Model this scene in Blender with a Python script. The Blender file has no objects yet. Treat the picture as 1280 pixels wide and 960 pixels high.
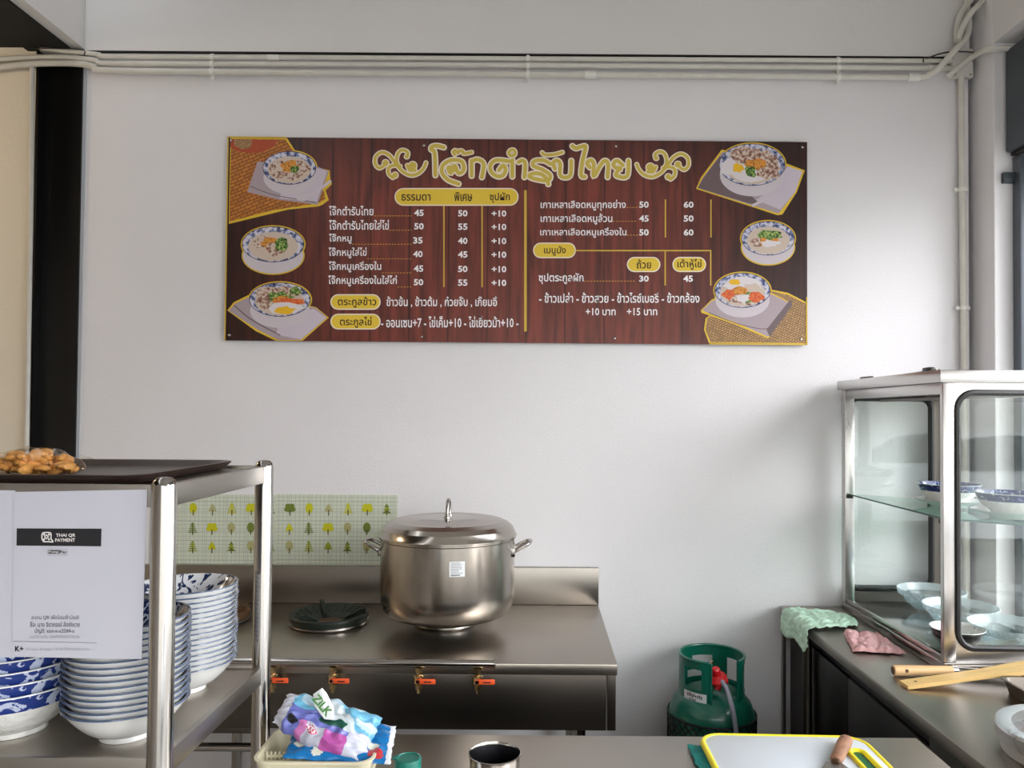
import bpy, bmesh, math, random
from mathutils import Vector, Matrix, noise
random.seed(7)
PI = math.pi
S = bpy.context.scene
COL = S.collection

# ---------------------------------------------------------------- camera
F_PX, CX, CY, EYE = 960.0, 672.0, 498.0, 1.55
PITCH = math.atan(20.0 / 960.0); ROLL = 0.0073
fwd = Vector((0, math.cos(PITCH), math.sin(PITCH)))
up0 = Vector((0, -math.sin(PITCH), math.cos(PITCH))); ri0 = Vector((1, 0, 0))
rgt = ri0 * math.cos(ROLL) + up0 * math.sin(ROLL)
upv = up0 * math.cos(ROLL) - ri0 * math.sin(ROLL)
cam = bpy.data.cameras.new('camera'); co = bpy.data.objects.new('camera', cam); COL.objects.link(co)
m3 = Matrix((rgt, upv, -fwd)).transposed()
co.matrix_world = Matrix.Translation((0, 0, EYE)) @ m3.to_4x4()
cam.sensor_fit = 'HORIZONTAL'; cam.sensor_width = 36; cam.lens = 36 * F_PX / 1280
cam.shift_x = (640 - CX) / 1280; cam.shift_y = (CY - 480) / 1280
cam.clip_start = 0.02
S.camera = co

# ---------------------------------------------------------------- world, lights, exposure
w = bpy.data.worlds.new('world'); S.world = w; w.use_nodes = True
bg = w.node_tree.nodes['Background']
bg.inputs[0].default_value = (0.93, 0.965, 1.0, 1); bg.inputs[1].default_value = 2.0
sl = bpy.data.lights.new('hazy_sun', 'SUN'); sl.energy = 0.62; sl.angle = math.radians(32); sl.color = (1.0, 0.98, 0.97)
so = bpy.data.objects.new('hazy_sun', sl); COL.objects.link(so); so.rotation_euler = Vector((-1.1, 0.82, -0.53)).to_track_quat('-Z', 'Y').to_euler()
S.view_settings.view_transform = 'Standard'; S.view_settings.look = 'None'
S.view_settings.gamma = 1; S.view_settings.use_curve_mapping = False
S.view_settings.exposure = 1.53

def ray(px, py):
    return fwd * F_PX + rgt * (px - CX) - upv * (py - CY)
def at_y(px, py, Y):            # measured point on a plane parallel to the back wall
    d = ray(px, py); k = Y / d.y
    return Vector((d.x * k, Y, EYE + d.z * k))
def at_z(px, py, z):            # measured point on a level surface
    d = ray(px, py); k = (z - EYE) / d.z
    return Vector((d.x * k, d.y * k, z))

# ---------------------------------------------------------------- materials
def srgb(r, g, b):
    f = lambda c: (c / 255 / 12.92) if c / 255 <= 0.04045 else ((c / 255 + 0.055) / 1.055) ** 2.4
    return (f(r), f(g), f(b), 1)
def mat(name, col, rough=0.5, metal=0.0, bump=0, bscale=50, var=0, vscale=4, spec=None, coat=0, emit=0, trans=0, stretch=None, rvar=0):
    m = bpy.data.materials.new(name); m.use_nodes = True
    nt = m.node_tree; b = nt.nodes['Principled BSDF']
    col = srgb(*col)
    b.inputs['Base Color'].default_value = col
    b.inputs['Roughness'].default_value = rough; b.inputs['Metallic'].default_value = metal
    if spec is not None: b.inputs['Specular IOR Level'].default_value = spec
    if coat: b.inputs['Coat Weight'].default_value = coat
    if trans: b.inputs['Transmission Weight'].default_value = trans
    if emit:
        b.inputs['Emission Color'].default_value = col; b.inputs['Emission Strength'].default_value = emit
    tc = nt.nodes.new('ShaderNodeTexCoord'); mp = nt.nodes.new('ShaderNodeMapping')
    nt.links.new(tc.outputs['Object'], mp.inputs[0])
    if stretch: mp.inputs['Scale'].default_value = stretch
    if bump:
        n = nt.nodes.new('ShaderNodeTexNoise'); n.inputs['Scale'].default_value = bscale; n.inputs['Detail'].default_value = 4
        bp = nt.nodes.new('ShaderNodeBump'); bp.inputs['Strength'].default_value = bump; bp.inputs['Distance'].default_value = 0.01
        nt.links.new(mp.outputs[0], n.inputs['Vector']); nt.links.new(n.outputs[0], bp.inputs['Height']); nt.links.new(bp.outputs[0], b.inputs['Normal'])
    if var or rvar:
        n = nt.nodes.new('ShaderNodeTexNoise'); n.inputs['Scale'].default_value = vscale; n.inputs['Detail'].default_value = 5
        nt.links.new(mp.outputs[0], n.inputs['Vector'])
        if var:
            r = nt.nodes.new('ShaderNodeValToRGB'); nt.links.new(n.outputs[0], r.inputs[0])
            r.color_ramp.elements[0].position = 0.3; r.color_ramp.elements[1].position = 0.7
            r.color_ramp.elements[0].color = tuple(c * (1 - var) for c in col[:3]) + (1,)
            r.color_ramp.elements[1].color = tuple(min(1, c * (1 + var)) for c in col[:3]) + (1,)
            nt.links.new(r.outputs[0], b.inputs['Base Color'])
        if rvar:
            q = nt.nodes.new('ShaderNodeMapRange'); nt.links.new(n.outputs[0], q.inputs[0])
            q.inputs[1].default_value = 0.3; q.inputs[2].default_value = 0.7
            q.inputs[3].default_value = max(0.02, rough - rvar); q.inputs[4].default_value = rough + rvar
            nt.links.new(q.outputs[0], b.inputs['Roughness'])
    return m
def glass_mat(name, tint, rough=0.0, f0=1.45, body=0.0, bodycol=(220, 235, 235)):
    m = bpy.data.materials.new(name); m.use_nodes = True; nt = m.node_tree; nt.nodes.clear()
    o = nt.nodes.new('ShaderNodeOutputMaterial'); mx = nt.nodes.new('ShaderNodeMixShader')
    t = nt.nodes.new('ShaderNodeBsdfTransparent'); g = nt.nodes.new('ShaderNodeBsdfGlossy'); fr = nt.nodes.new('ShaderNodeFresnel')
    ge = nt.nodes.new('ShaderNodeNewGeometry'); mr = nt.nodes.new('ShaderNodeMapRange'); mr.inputs[3].default_value = f0; mr.inputs[4].default_value = 1 / f0
    nt.links.new(ge.outputs['Backfacing'], mr.inputs[0]); nt.links.new(mr.outputs[0], fr.inputs[0])   # a pane reflects alike from both faces
    t.inputs[0].default_value = srgb(*tint); g.inputs['Roughness'].default_value = rough
    g.inputs[0].default_value = (1, 1, 1, 1); fr.inputs[0].default_value = f0
    nt.links.new(fr.outputs[0], mx.inputs[0]); nt.links.new(t.outputs[0], mx.inputs[1]); nt.links.new(g.outputs[0], mx.inputs[2])
    out = mx
    if body:
        d = nt.nodes.new('ShaderNodeBsdfDiffuse'); d.inputs[0].default_value = srgb(*bodycol)
        m2 = nt.nodes.new('ShaderNodeMixShader'); m2.inputs[0].default_value = body
        nt.links.new(mx.outputs[0], m2.inputs[1]); nt.links.new(d.outputs[0], m2.inputs[2]); out = m2
    nt.links.new(out.outputs[0], o.inputs[0]); return m
def attr_mat(name, rough=0.5, bump=0, bscale=60):
    m = mat(name, (255, 255, 255), rough, bump=bump, bscale=bscale)
    a = m.node_tree.nodes.new('ShaderNodeAttribute'); a.attribute_name = 'print'
    m.node_tree.links.new(a.outputs['Color'], m.node_tree.nodes['Principled BSDF'].inputs['Base Color']); return m

M = dict(
    wall=mat('white_plaster', (228, 226, 229), 0.85, bump=0.12, bscale=130, var=0.03, vscale=1.5),
    beam=mat('beam_plaster', (220, 218, 217), 0.85, bump=0.15, bscale=60, var=0.03, vscale=1.2),
    cream=mat('cream_plaster', (228, 218, 200), 0.85, bump=0.12, bscale=60),
    ceil=mat('ceiling_paint', (222, 221, 220), 0.9),
    black_ceiling=mat('black_painted_ceiling', (9, 9, 9), 0.8),
    column=mat('black_gloss_steel', (10, 10, 12), 0.28),
    floor=mat('floor_tile', (176, 172, 166), 0.4, var=0.08, vscale=2),
    pave=mat('pavement', (128, 126, 122), 0.8, var=0.1, vscale=1.5),
    facade=mat('facade_paint', (215, 212, 205), 0.8),
    shutter=mat('shutter_grey', (58, 66, 72), 0.5),
    rail=mat('rail_grey', (88, 94, 102), 0.4, 0.3),
    dark=mat('dark_gap', (22, 17, 19), 0.8),
    conduit=mat('painted_conduit', (208, 205, 197), 0.55, var=0.05, vscale=12),
    clip=mat('white_clip', (225, 224, 218), 0.5),
    jbox=mat('junction_box_paint', (205, 202, 196), 0.55),
    steel=mat('brushed_steel', (158, 152, 145), 0.32, 1.0, rvar=0.05, vscale=2.5),
    cab_steel=mat('cabinet_steel', (205, 202, 200), 0.26, 1.0, rvar=0.04, vscale=3),
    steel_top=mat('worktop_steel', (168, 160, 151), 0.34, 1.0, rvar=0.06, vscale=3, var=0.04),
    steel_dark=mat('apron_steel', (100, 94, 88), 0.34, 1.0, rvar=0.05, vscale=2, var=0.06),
    pot=mat('pot_steel', (178, 171, 163), 0.22, 1.0, rvar=0.06, vscale=4),
    chrome=mat('polished_steel', (176, 172, 168), 0.15, 1.0, rvar=0.04, vscale=5),
    aluminium=mat('worn_aluminium', (205, 206, 208), 0.32, 0.9, bump=0.05, bscale=40, rvar=0.08),
    iron=mat('cast_iron', (36, 44, 38), 0.4, 0.3, bump=0.15, bscale=80),
    rust=mat('rusty_burner', (92, 66, 44), 0.6, 0.4, bump=0.2, bscale=60, var=0.3, vscale=20),
    brass=mat('brass', (214, 188, 140), 0.22, 1.0),
    orange=mat('orange_handle', (232, 88, 40), 0.45),
    green_paint=mat('green_cylinder_paint', (4, 96, 78), 0.32, coat=0.3),
    red=mat('red_regulator', (205, 26, 34), 0.35),
    hose=mat('grey_hose', (150, 150, 165), 0.3),
    net=mat('black_net', (14, 16, 18), 0.5),
    paper=mat('white_paper', (192, 192, 203), 0.8, bump=0.06, bscale=6),
    ink=mat('black_ink', (26, 25, 30), 0.6),
    grey_ink=mat('grey_ink', (110, 110, 118), 0.7),
    faint_ink=mat('faint_ink', (160, 160, 168), 0.7),
    white_ink=mat('white_ink', (232, 228, 226), 0.5),
    tray=mat('brown_tray_plastic', (50, 38, 35), 0.3, bump=0.03, bscale=100),
    rubber=mat('black_rubber', (24, 24, 26), 0.4),
    china=mat('white_china', (232, 232, 230), 0.15, coat=0.4),
    blue_rim=mat('blue_rim_glaze', (58, 78, 112), 0.2, coat=0.4),
    lacquer=mat('black_bowl_glaze', (20, 20, 22), 0.15, coat=0.5),
    wood=mat('light_wood', (214, 176, 128), 0.5, var=0.12, vscale=6, stretch=(1, 12, 12)),
    wood_dark=mat('worn_wood', (150, 106, 78), 0.6, var=0.35, vscale=30, bump=0.3, bscale=70),
    wood_end=mat('handle_end', (90, 66, 46), 0.6),
    bamboo=mat('bamboo', (218, 182, 118), 0.45, var=0.1, vscale=5, stretch=(1, 14, 14)),
    green_cloth=mat('green_cloth', (200, 230, 210), 0.9, bump=0.7, bscale=45, var=0.15, vscale=25),
    teal_cloth=mat('teal_cloth', (44, 150, 146), 0.9, bump=0.5, bscale=80, var=0.2, vscale=30),
    pink_cloth=mat('pink_cloth', (226, 176, 178), 0.9, bump=0.6, bscale=60, var=0.12, vscale=25),
    board=mat('white_board_plastic', (204, 210, 218), 0.45, bump=0.02, bscale=100),
    yellow=mat('yellow_plastic', (240, 222, 40), 0.4),
    teal_cap=mat('teal_cap_plastic', (12, 108, 94), 0.35),
    cream_plastic=mat('cream_basket_plastic', (228, 220, 190), 0.45),
    cable=mat('black_cable', (18, 18, 20), 0.4),
    glass=glass_mat('clear_glass', (252, 254, 253), 0.0, 1.5),
    shelf_glass=glass_mat('green_shelf_glass', (196, 222, 212), 0.0, 1.5, 0.12, (170, 205, 195)),
    bowl_glass=glass_mat('pressed_glass', (242, 249, 250), 0.05, 1.5, 0.10, (215, 232, 238)),
    rim_glass=glass_mat('cut_glass_rim', (236, 244, 246), 0.08, 1.6, 0.34, (238, 244, 247)),
    bag=glass_mat('clear_bag_film', (246, 242, 236), 0.12, 1.35),
    cracker=mat('fried_cracker', (214, 156, 84), 0.5, var=0.25, vscale=40, bump=0.4, bscale=60),
    label=mat('white_label', (226, 228, 230), 0.5),
    red_food=mat('red_food', (215, 60, 60), 0.5),
)
# ceramic with a blue printed decoration
def blue_print(name, base, ink, scale, thr, feat='noise'):
    m = mat(name, base, 0.15, coat=0.4); nt = m.node_tree; b = nt.nodes['Principled BSDF']
    tc = nt.nodes.new('ShaderNodeTexCoord')
    n = nt.nodes.new('ShaderNodeTexNoise'); n.inputs['Scale'].default_value = scale; n.inputs['Detail'].default_value = 3; n.inputs['Distortion'].default_value = 1.5
    r = nt.nodes.new('ShaderNodeValToRGB'); nt.links.new(tc.outputs['Object'], n.inputs['Vector']); nt.links.new(n.outputs[0], r.inputs[0])
    e = r.color_ramp.elements; e[0].position = thr; e[0].color = srgb(*base); e[1].position = thr + 0.03; e[1].color = srgb(*ink)
    nt.links.new(r.outputs[0], b.inputs['Base Color']); return m
M['floral'] = blue_print('blue_floral_glaze', (228, 230, 234), (36, 50, 88), 32, 0.54)
M['floral_dense'] = blue_print('dark_blue_floral_glaze', (170, 178, 196), (30, 40, 74), 60, 0.45)
M['wave'] = blue_print('blue_wave_glaze', (38, 58, 128), (190, 200, 224), 40, 0.53)
M['navy_band'] = blue_print('navy_band_glaze', (36, 44, 104), (190, 200, 214), 70, 0.60)
M['emboss'] = mat('embossed_white_china', (226, 226, 222), 0.2, bump=0.5, bscale=55, coat=0.3)

# ---------------------------------------------------------------- mesh helpers
def box(bm, a, b, bev=0):
    x0, x1 = sorted((a[0], b[0])); y0, y1 = sorted((a[1], b[1])); z0, z1 = sorted((a[2], b[2]))
    v = [bm.verts.new(p) for p in ((x0,y0,z0),(x1,y0,z0),(x1,y1,z0),(x0,y1,z0),(x0,y0,z1),(x1,y0,z1),(x1,y1,z1),(x0,y1,z1))]
    fs = [bm.faces.new([v[i] for i in q]) for q in ((3,2,1,0),(4,5,6,7),(0,1,5,4),(1,2,6,5),(2,3,7,6),(3,0,4,7))]
    if bev:
        es = list({e for f in fs for e in f.edges})
        bmesh.ops.bevel(bm, geom=es, offset=bev, segments=2, affect='EDGES', profile=0.5)
def smooth_path(pts, n=6, closed=False):
    P = [Vector(p) for p in pts]
    if len(P) < 3: return P
    out = []; L = len(P); rng = L if closed else L - 1
    for i in range(rng):
        if closed: p0, p1, p2, p3 = P[(i-1) % L], P[i], P[(i+1) % L], P[(i+2) % L]
        else: p0, p1, p2, p3 = P[max(i-1, 0)], P[i], P[i+1], P[min(i+2, L-1)]
        for k in range(n):
            t = k / n
            out.append(0.5 * ((2*p1) + (p2-p0)*t + (2*p0-5*p1+4*p2-p3)*t*t + (3*p1-p0-3*p2+p3)*t**3))
    if not closed: out.append(P[-1])
    return out
def tube(bm, pts, r, n=12, cap=True, closed=False, mi=0):
    P = [Vector(p) for p in pts]; L = len(P)
    rs = r if isinstance(r, (list, tuple)) else [r] * L
    rings = []; prev = None
    for i, p in enumerate(P):
        if closed: t = P[(i+1) % L] - P[i-1]
        else: t = P[min(i+1, L-1)] - P[max(i-1, 0)]
        t.normalize()
        if prev is None: a = t.orthogonal().normalized()
        else: a = (prev - t * prev.dot(t)).normalized()
        prev = a; b = t.cross(a)
        rings.append([bm.verts.new(p + (a * math.cos(2*PI*k/n) + b * math.sin(2*PI*k/n)) * rs[i]) for k in range(n)])
    for i in range(L if closed else L - 1):
        A, B = rings[i], rings[(i+1) % L]
        for k in range(n):
            f = bm.faces.new((A[k], A[(k+1) % n], B[(k+1) % n], B[k])); f.material_index = mi
    if cap and not closed:
        bm.faces.new(rings[0][::-1]).material_index = mi; bm.faces.new(rings[-1]).material_index = mi
def lathe(bm, prof, c=(0, 0, 0), n=48, mids=None, a0=0, a1=2*PI, wob=None):
    c = Vector(c); full = abs(a1 - a0 - 2*PI) < 1e-6; cnt = n if full else n + 1
    rings = []
    for j, (r, z) in enumerate(prof):
        if r < 1e-6: rings.append([bm.verts.new(c + Vector((0, 0, z)))])
        else:
            ring = []
            for k in range(cnt):
                a = a0 + (a1-a0) * k / n; rr = r * (wob(a, j) if wob else 1)
                ring.append(bm.verts.new(c + Vector((rr*math.cos(a), rr*math.sin(a), z))))
            rings.append(ring)
    for j in range(len(prof) - 1):
        A, B = rings[j], rings[j+1]
        for k in range(n):
            k2 = (k+1) % cnt
            if len(A) == 1 and len(B) == 1: continue
            if len(A) == 1: f = bm.faces.new((A[0], B[k2], B[k]))
            elif len(B) == 1: f = bm.faces.new((A[k], A[k2], B[0]))
            else: f = bm.faces.new((A[k], A[k2], B[k2], B[k]))
            if mids: f.material_index = mids[j]
def prism(bm, poly, z0, z1, bev=0):     # outline in X,Y given as (x, y), extruded up
    a = [bm.verts.new((p[0], p[1], z0)) for p in poly]; b = [bm.verts.new((p[0], p[1], z1)) for p in poly]
    n = len(poly); bm.faces.new(a[::-1]); top = bm.faces.new(b)
    for i in range(n): bm.faces.new((a[i], a[(i+1) % n], b[(i+1) % n], b[i]))
    if bev: bmesh.ops.bevel(bm, geom=list(top.edges), offset=bev, segments=2, affect='EDGES', profile=0.5)
def BM(): return bmesh.new()
def obj(name, bm, m, parent=None, smooth=True, ang=35, recalc=True):
    if recalc: bmesh.ops.recalc_face_normals(bm, faces=bm.faces)
    if parent is not None:
        off = Vector((0, 0, 0)); p = parent
        while p is not None: off += p.location; p = p.parent
        bmesh.ops.translate(bm, verts=bm.verts, vec=-off)
    me = bpy.data.meshes.new(name); bm.to_mesh(me); bm.free()
    for x in (m if isinstance(m, (list, tuple)) else [m]): me.materials.append(x)
    if smooth:
        me.polygons.foreach_set('use_smooth', [True] * len(me.polygons)); me.set_sharp_from_angle(angle=math.radians(ang))
    o = bpy.data.objects.new(name, me); COL.objects.link(o)
    if parent is not None: o.parent = parent
    return o
def tag(o, label=None, cat=None, group=None, kind=None):
    if label: o['label'] = label
    if cat: o['category'] = cat
    if group: o['group'] = group
    if kind: o['kind'] = kind
    return o
def thing(name, label, cat, loc=(0, 0, 0), group=None):
    o = bpy.data.objects.new(name, None); COL.objects.link(o); o.location = loc; o.empty_display_size = 0.05
    return tag(o, label, cat, group)
def struct(name, bm, m, parent=None, smooth=False, label=None):
    o = obj(name, bm, m, parent, smooth); o['kind'] = 'structure'
    if label: o['label'] = label
    return o
def sbox(name, a, b, m, bev=0, label=None):
    bm = BM(); box(bm, a, b, bev); return struct(name, bm, m, smooth=bool(bev), label=label)
def pbox(name, a, b, m, parent, bev=0):
    bm = BM(); box(bm, a, b, bev); return obj(name, bm, m, parent, smooth=bool(bev))

# ---------------------------------------------------------------- structure
WY = 3.07
XL = at_y(105, 300, WY).x; XR = at_y(1211, 300, WY).x
sbox('wall_back', (XL, WY, 0), (XR, WY + 0.2, 3.6), M['wall'], label='white rough plastered wall behind the cooker')
ZB = at_y(600, 68.5, WY).z
sbox('trim_1', (XL, WY - 0.012, ZB), (XR, WY, 3.6), M['beam'], label='grey-white upper band of the wall above the conduits')
sbox('shadow_strip', (XL, WY - 0.0135, ZB - 0.005), (XR, WY, ZB), M['dark'], label='painted shadow line under the upper wall band')  # added dark strip, paints in the shadow line below the band
sbox('floor', (-5, -1.6, -0.1), (3.2, 3.4, 0), M['floor'])
sbox('ceiling', (-1.74, -1.3, 3.6), (3.0, 3.4, 3.7), M['ceil'])
XBm = at_y(107, 40, WY).x
sbox('beam_left', (XBm - 0.05, -1.3, at_y(107, 62, WY).z), (XBm, WY, 3.6), M['beam'], label='pale concrete beam running towards the viewer, top left')
sbox('beam_black', (XBm - 0.23, -1.3, 3.0), (XBm - 0.05, WY, 3.25), M['black_ceiling'], label='black steel beam beside the pale beam')
sbox('ceiling_left', (-5, -1.3, 3.015), (XBm - 0.23, WY, 3.2), M['black_ceiling'], label='black ceiling of the side room')
xa = at_y(42, 300, WY).x; xb = at_y(101, 300, WY).x
cc = tag(pc := thing('steel_column', 'black steel column left of the white wall, behind the snack bag', 'column', (xa, WY, 0)), kind='structure')
pbox('web', (xa, WY + 0.03, 0), (xb, WY + 0.05, 3.0), M['column'], pc)
pbox('flange', (xb - 0.022, WY - 0.012, 0), (xb, WY + 0.05, 3.0), M['column'], pc)
pbox('flange', (xa, WY - 0.006, 0), (xa + 0.012, WY + 0.05, 3.0), M['column'], pc)
sbox('wall_left', (-5, WY, 0), (xa, WY + 0.2, 3.6), M['cream'], label='cream wall of the side room, far left')
sbox('wall_back_left', (xa, WY + 0.051, 0), (XL, WY + 0.2, 3.6), M['dark'])
sbox('wall_left_top', (xa, WY - 0.005, 2.999), (XL, WY + 0.05, 3.6), M['beam'])
sbox('wall_side', (-5.1, -1.3, 0), (-5, WY + 0.2, 3.4), M['cream'])
sbox('trim_2', (xb, WY - 0.004, 0), (XL, WY + 0.05, 2.98), mat('strip_paint', (188, 190, 196), 0.7), label='thin grey reveal strip beside the black column')
sbox('gap_panel', (XR, WY + 0.05, 0), (XR + 0.03, WY + 0.2, 3.6), M['dark'], label='dark ragged gap between wall and pillar')
XP = at_y(1217, 300, WY).x; PY = 2.93
bm = BM(); box(bm, (XP, PY, 0), (XP + 0.45, WY + 0.2, 3.6), 0.004)
struct('pillar', bm, M['wall'], label='white pillar at the right end of the wall')
XB2 = at_y(1242, 54, PY).x
sbox('beam_right', (XB2, -1.3, at_y(1242, 54, PY).z), (XB2 + 0.4, PY, 3.6), M['beam'], label='pale beam running towards the viewer, top right')
sbox('beam_front', (-0.6, -1.55, 2.35), (3.2, -1.3, 3.7), M['beam'])
sbox('wall_front', (-5, -1.55, 0), (-0.6, -1.3, 3.7), M['beam'])
sbox('pavement', (-30, -30, -0.2), (30, 30, -0.1), M['pave'], label='pavement and street outside the shop')
sbox('facade_across', (-16, -12, -0.1), (14, -11, 4.5), M['facade'], label='pale building across the street')
sbox('facade_side', (26, -14, -0.1), (27, 24, 1.9), M['facade'], label='pale building beyond the side street')

# pale car parked outside, behind the viewer (it shows in the cabinet glass)
car = thing('car', 'pale car parked on the street, seen only as a reflection in the cabinet glass', 'car', (5.2, -5.2, -.1))
def car_prof(pts, y0, y1, m, nm, par, tap=0):
    bm = BM(); a = [bm.verts.new((5.2 + x, y0 + tap * (z > .95), z - .1)) for x, z in pts]; b = [bm.verts.new((5.2 + x, y1 - tap * (z > .95), z - .1)) for x, z in pts]; n = len(pts)
    bm.faces.new(a); bm.faces.new(b[::-1])
    for i in range(n): bm.faces.new((a[i], b[i], b[(i+1) % n], a[(i+1) % n]))
    return obj(nm, bm, m, par, ang=25)
CP = mat('pale_car_paint', (214, 218, 222), .2, coat=1)
car_prof([(-2.2, .35), (-2.25, .7), (-1.9, .92), (-1.1, 1.0), (-.35, 1.42), (.3, 1.5), (1.1, 1.45), (1.85, 1.05), (2.15, .95), (2.2, .4), (1.9, .25), (-1.9, .25)], -6.05, -4.4, CP, 'body', car, .12)
car_prof([(-.95, 1.02), (-.3, 1.38), (.3, 1.45), (1.05, 1.4), (1.6, 1.04)], -6.0, -4.37, mat('car_window', (30, 36, 40), .05), 'window', car, .10)
for x in (-1.4, 1.35):
    for y in (-4.5, -5.95):
        bm = BM(); tube(bm, [(5.2 + x, y - .1, .22), (5.2 + x, y + .12, .22)], .32, 24); obj('wheel', bm, M['rubber'], car)

# shutter box and rail on the right
t = thing('roller_shutter_box', 'dark grey roller shutter box above the right opening', 'shutter', (1.79, PY, 2.55))
xs = at_y(1254, 130, PY).x; z1 = at_y(1254, 66, PY).z; z0 = at_y(1254, 193, PY).z
pbox('housing', (xs, 0.3, z0), (xs + 0.35, PY - 0.012, z1), M['shutter'], t, 0.008)
pbox('bottom_flange', (xs + 0.015, 0.3, z0 - 0.012), (xs + 0.30, PY - 0.02, z0), M['dark'], t)
t = thing('shutter_rail', 'blue-grey metal shutter guide rail against the pillar', 'rail', (1.82, PY, 0))
xr = at_y(1265.5, 330, PY).x
pbox('channel', (xr, PY - 0.05, 0), (xr + 0.03, PY - 0.003, z0 - 0.013), M['rail'], t, 0.002)
pbox('lip', (xr + 0.03, PY - 0.06, 0), (xr + 0.038, PY - 0.003, z0 - 0.013), M['aluminium'], t)
pbox('channel_wall', (xr + 0.038, PY - 0.05, 0), (xr + 0.10, PY - 0.003, z0 - 0.013), M['rubber'], t)
a = at_y(1251, 217, PY); b = at_y(1266, 230, PY)
pbox('bracket', (a.x, PY - 0.02, b.z), (b.x, PY - 0.001, a.z), M['shutter'], t, 0.002)

# warm lamp of the side room (out of the picture)
t = thing('ceiling_lamp', 'warm ceiling lamp of the side room', 'lamp', (-3.3, 2.45, 3.015))
bm = BM(); lathe(bm, [(0, -0.06), (0.1, -0.05), (0.13, -0.001), (0, -0.001)], (-3.3, 2.45, 3.015), 24)
obj('shade', bm, mat('lamp_glow', (255, 214, 160), 0.5, emit=6), t)
l = bpy.data.lights.new('warm_light', 'POINT'); l.energy = 9; l.color = (1, 0.80, 0.56); l.shadow_soft_size = 0.12
lo = bpy.data.objects.new('warm_light', l); COL.objects.link(lo); lo.parent = t; lo.location = (0, 0, -0.25)

# ---------------------------------------------------------------- conduits
def conduit(label, px, r, Y=None, clips=(), sockets=(), name='conduit', z=True):
    Y = Y or (WY - r - 0.013)
    pts = [at_y(p[0], p[1], p[2] if len(p) > 2 else Y) for p in px]
    t = thing(name, label, 'pipe', pts[0])
    bm = BM(); tube(bm, smooth_path(pts, 6), r, 12); obj('pipe', bm, M['conduit'], t)
    for c in sockets:
        bm = BM(); d = Vector((0.022, 0, 0)); p = at_y(c[0], c[1], Y); tube(bm, [p - d, p + d], r * 1.22, 14); obj('socket', bm, M['clip'], t)
    for c in clips:
        p = at_y(c[0], c[1], Y); bm = BM()
        if len(c) > 2:
            tube(bm, [p - Vector((0, 0, .007)), p + Vector((0, 0, .007))], r * 1.25, 12)
            box(bm, (p.x - r - 0.014, p.y, p.z - .007), (p.x + r + 0.014, Y + r + .001, p.z + .007))
        else:
            tube(bm, [p - Vector((.007, 0, 0)), p + Vector((.007, 0, 0))], r * 1.22, 12)
            box(bm, (p.x - .006, p.y, p.z - r - 0.014), (p.x + .006, Y + r + .001, p.z + r + 0.006))
        obj('clip', bm, M['clip'], t)
    return t
conduit('topmost white conduit of three along the wall', [(-30, 22), (0, 35), (28, 48), (50, 59), (75, 63), (105, 66), (125, 68.5), (150, 71.3), (400, 72.2), (800, 74.3), (1150, 76.3), (1192, 76.5)], 0.0095,
        clips=((265, 71.8), (660, 73.5), (1048, 75.8)), sockets=((342, 72.0),))
conduit('middle white conduit of three along the wall', [(-30, 76), (0, 74), (45, 71.5), (90, 72), (120, 76), (150, 79.7), (400, 80.4), (800, 82.8), (1150, 85.4), (1190, 85.8)], 0.0105,
        clips=((265, 80.0), (660, 82), (1048, 84.8)), sockets=((1168, 85.6),))
conduit('lowest and thickest white conduit, bending up at the right end', [(-30, 88), (0, 84), (45, 79.5), (95, 79.5), (120, 84), (142, 88.5), (400, 91.2), (800, 94), (1100, 96.4), (1148, 97), (1168, 90, WY - .05), (1182, 76, WY - .075), (1198, 58, WY - .07), (1209, 44, WY - .05), (1211, 25), (1208, 0), (1206, -40)], 0.0125, Y=WY - 0.03,
        clips=((265, 90.2), (660, 93), (1048, 96)), sockets=((738, 93.5), (1142, 97)))
conduit('thin vertical conduit against the cream wall', [(40.5, 84), (39, 250), (36, 420), (33, 600), (30, 800)], 0.0085)
conduit('vertical white conduit down the right edge of the wall', [(1201.5, 96), (1202, 180), (1203.5, 300), (1205, 450), (1207, 640), (1209, 800)], 0.0125, clips=((1202.5, 237, 1), (1204.5, 385, 1)))
conduit('curved white conduit rising at the top right, left one', [(1196.5, 52), (1196, 38), (1200, 20), (1210, 4), (1225, -14)], 0.012, Y=WY - 0.05)
conduit('curved white conduit rising at the top right, leaning right', [(1197.5, 50), (1203, 34), (1215, 15), (1229, 0), (1245, -18)], 0.011, Y=WY - 0.085)
conduit('short white conduit leaving the junction box across the pillar', [(1186, 95), (1200, 83), (1214, 72), (1228, 64, 2.95), (1240, 61.5, 2.9), (1256, 60.5, 2.9), (1290, 59, 2.9)], 0.011, Y=WY - 0.06)
t = thing('junction_box', 'pale square junction box where the conduits meet, top right', 'junction box', (at_y(1203, 96, WY)))
a = at_y(1190.5, 61, WY - .03); b = at_y(1216, 97, WY - .03)
pbox('box', (a.x, WY - 0.035, b.z), (b.x, WY - 0.0125, a.z), M['jbox'], t, 0.003)
for q in ((1194, 65), (1213, 65), (1194, 93), (1213, 93)):
    p = at_y(q[0], q[1], WY - .035); bm = BM(); tube(bm, [p, p - Vector((0, 0.002, 0))], 0.003, 8); obj('screw', bm, M['dark'], t)
t = thing('cable', 'thin black cable tied along the conduits at the top right', 'cable', at_y(1155, 75, WY - .04))
bm = BM(); tube(bm, smooth_path([at_y(q[0], q[1], WY - .055) for q in ((1154, 78), (1155, 72), (1160, 72.5), (1172, 68), (1186, 65), (1204, 64.5), (1216, 65.5), (1222, 67))]), 0.0028, 8); obj('sheath', bm, M['cable'], t)
t = thing('cable', 'thin black wire wrapped over conduits at the left wall corner', 'cable', at_y(105, 66, WY - .04))
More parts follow.
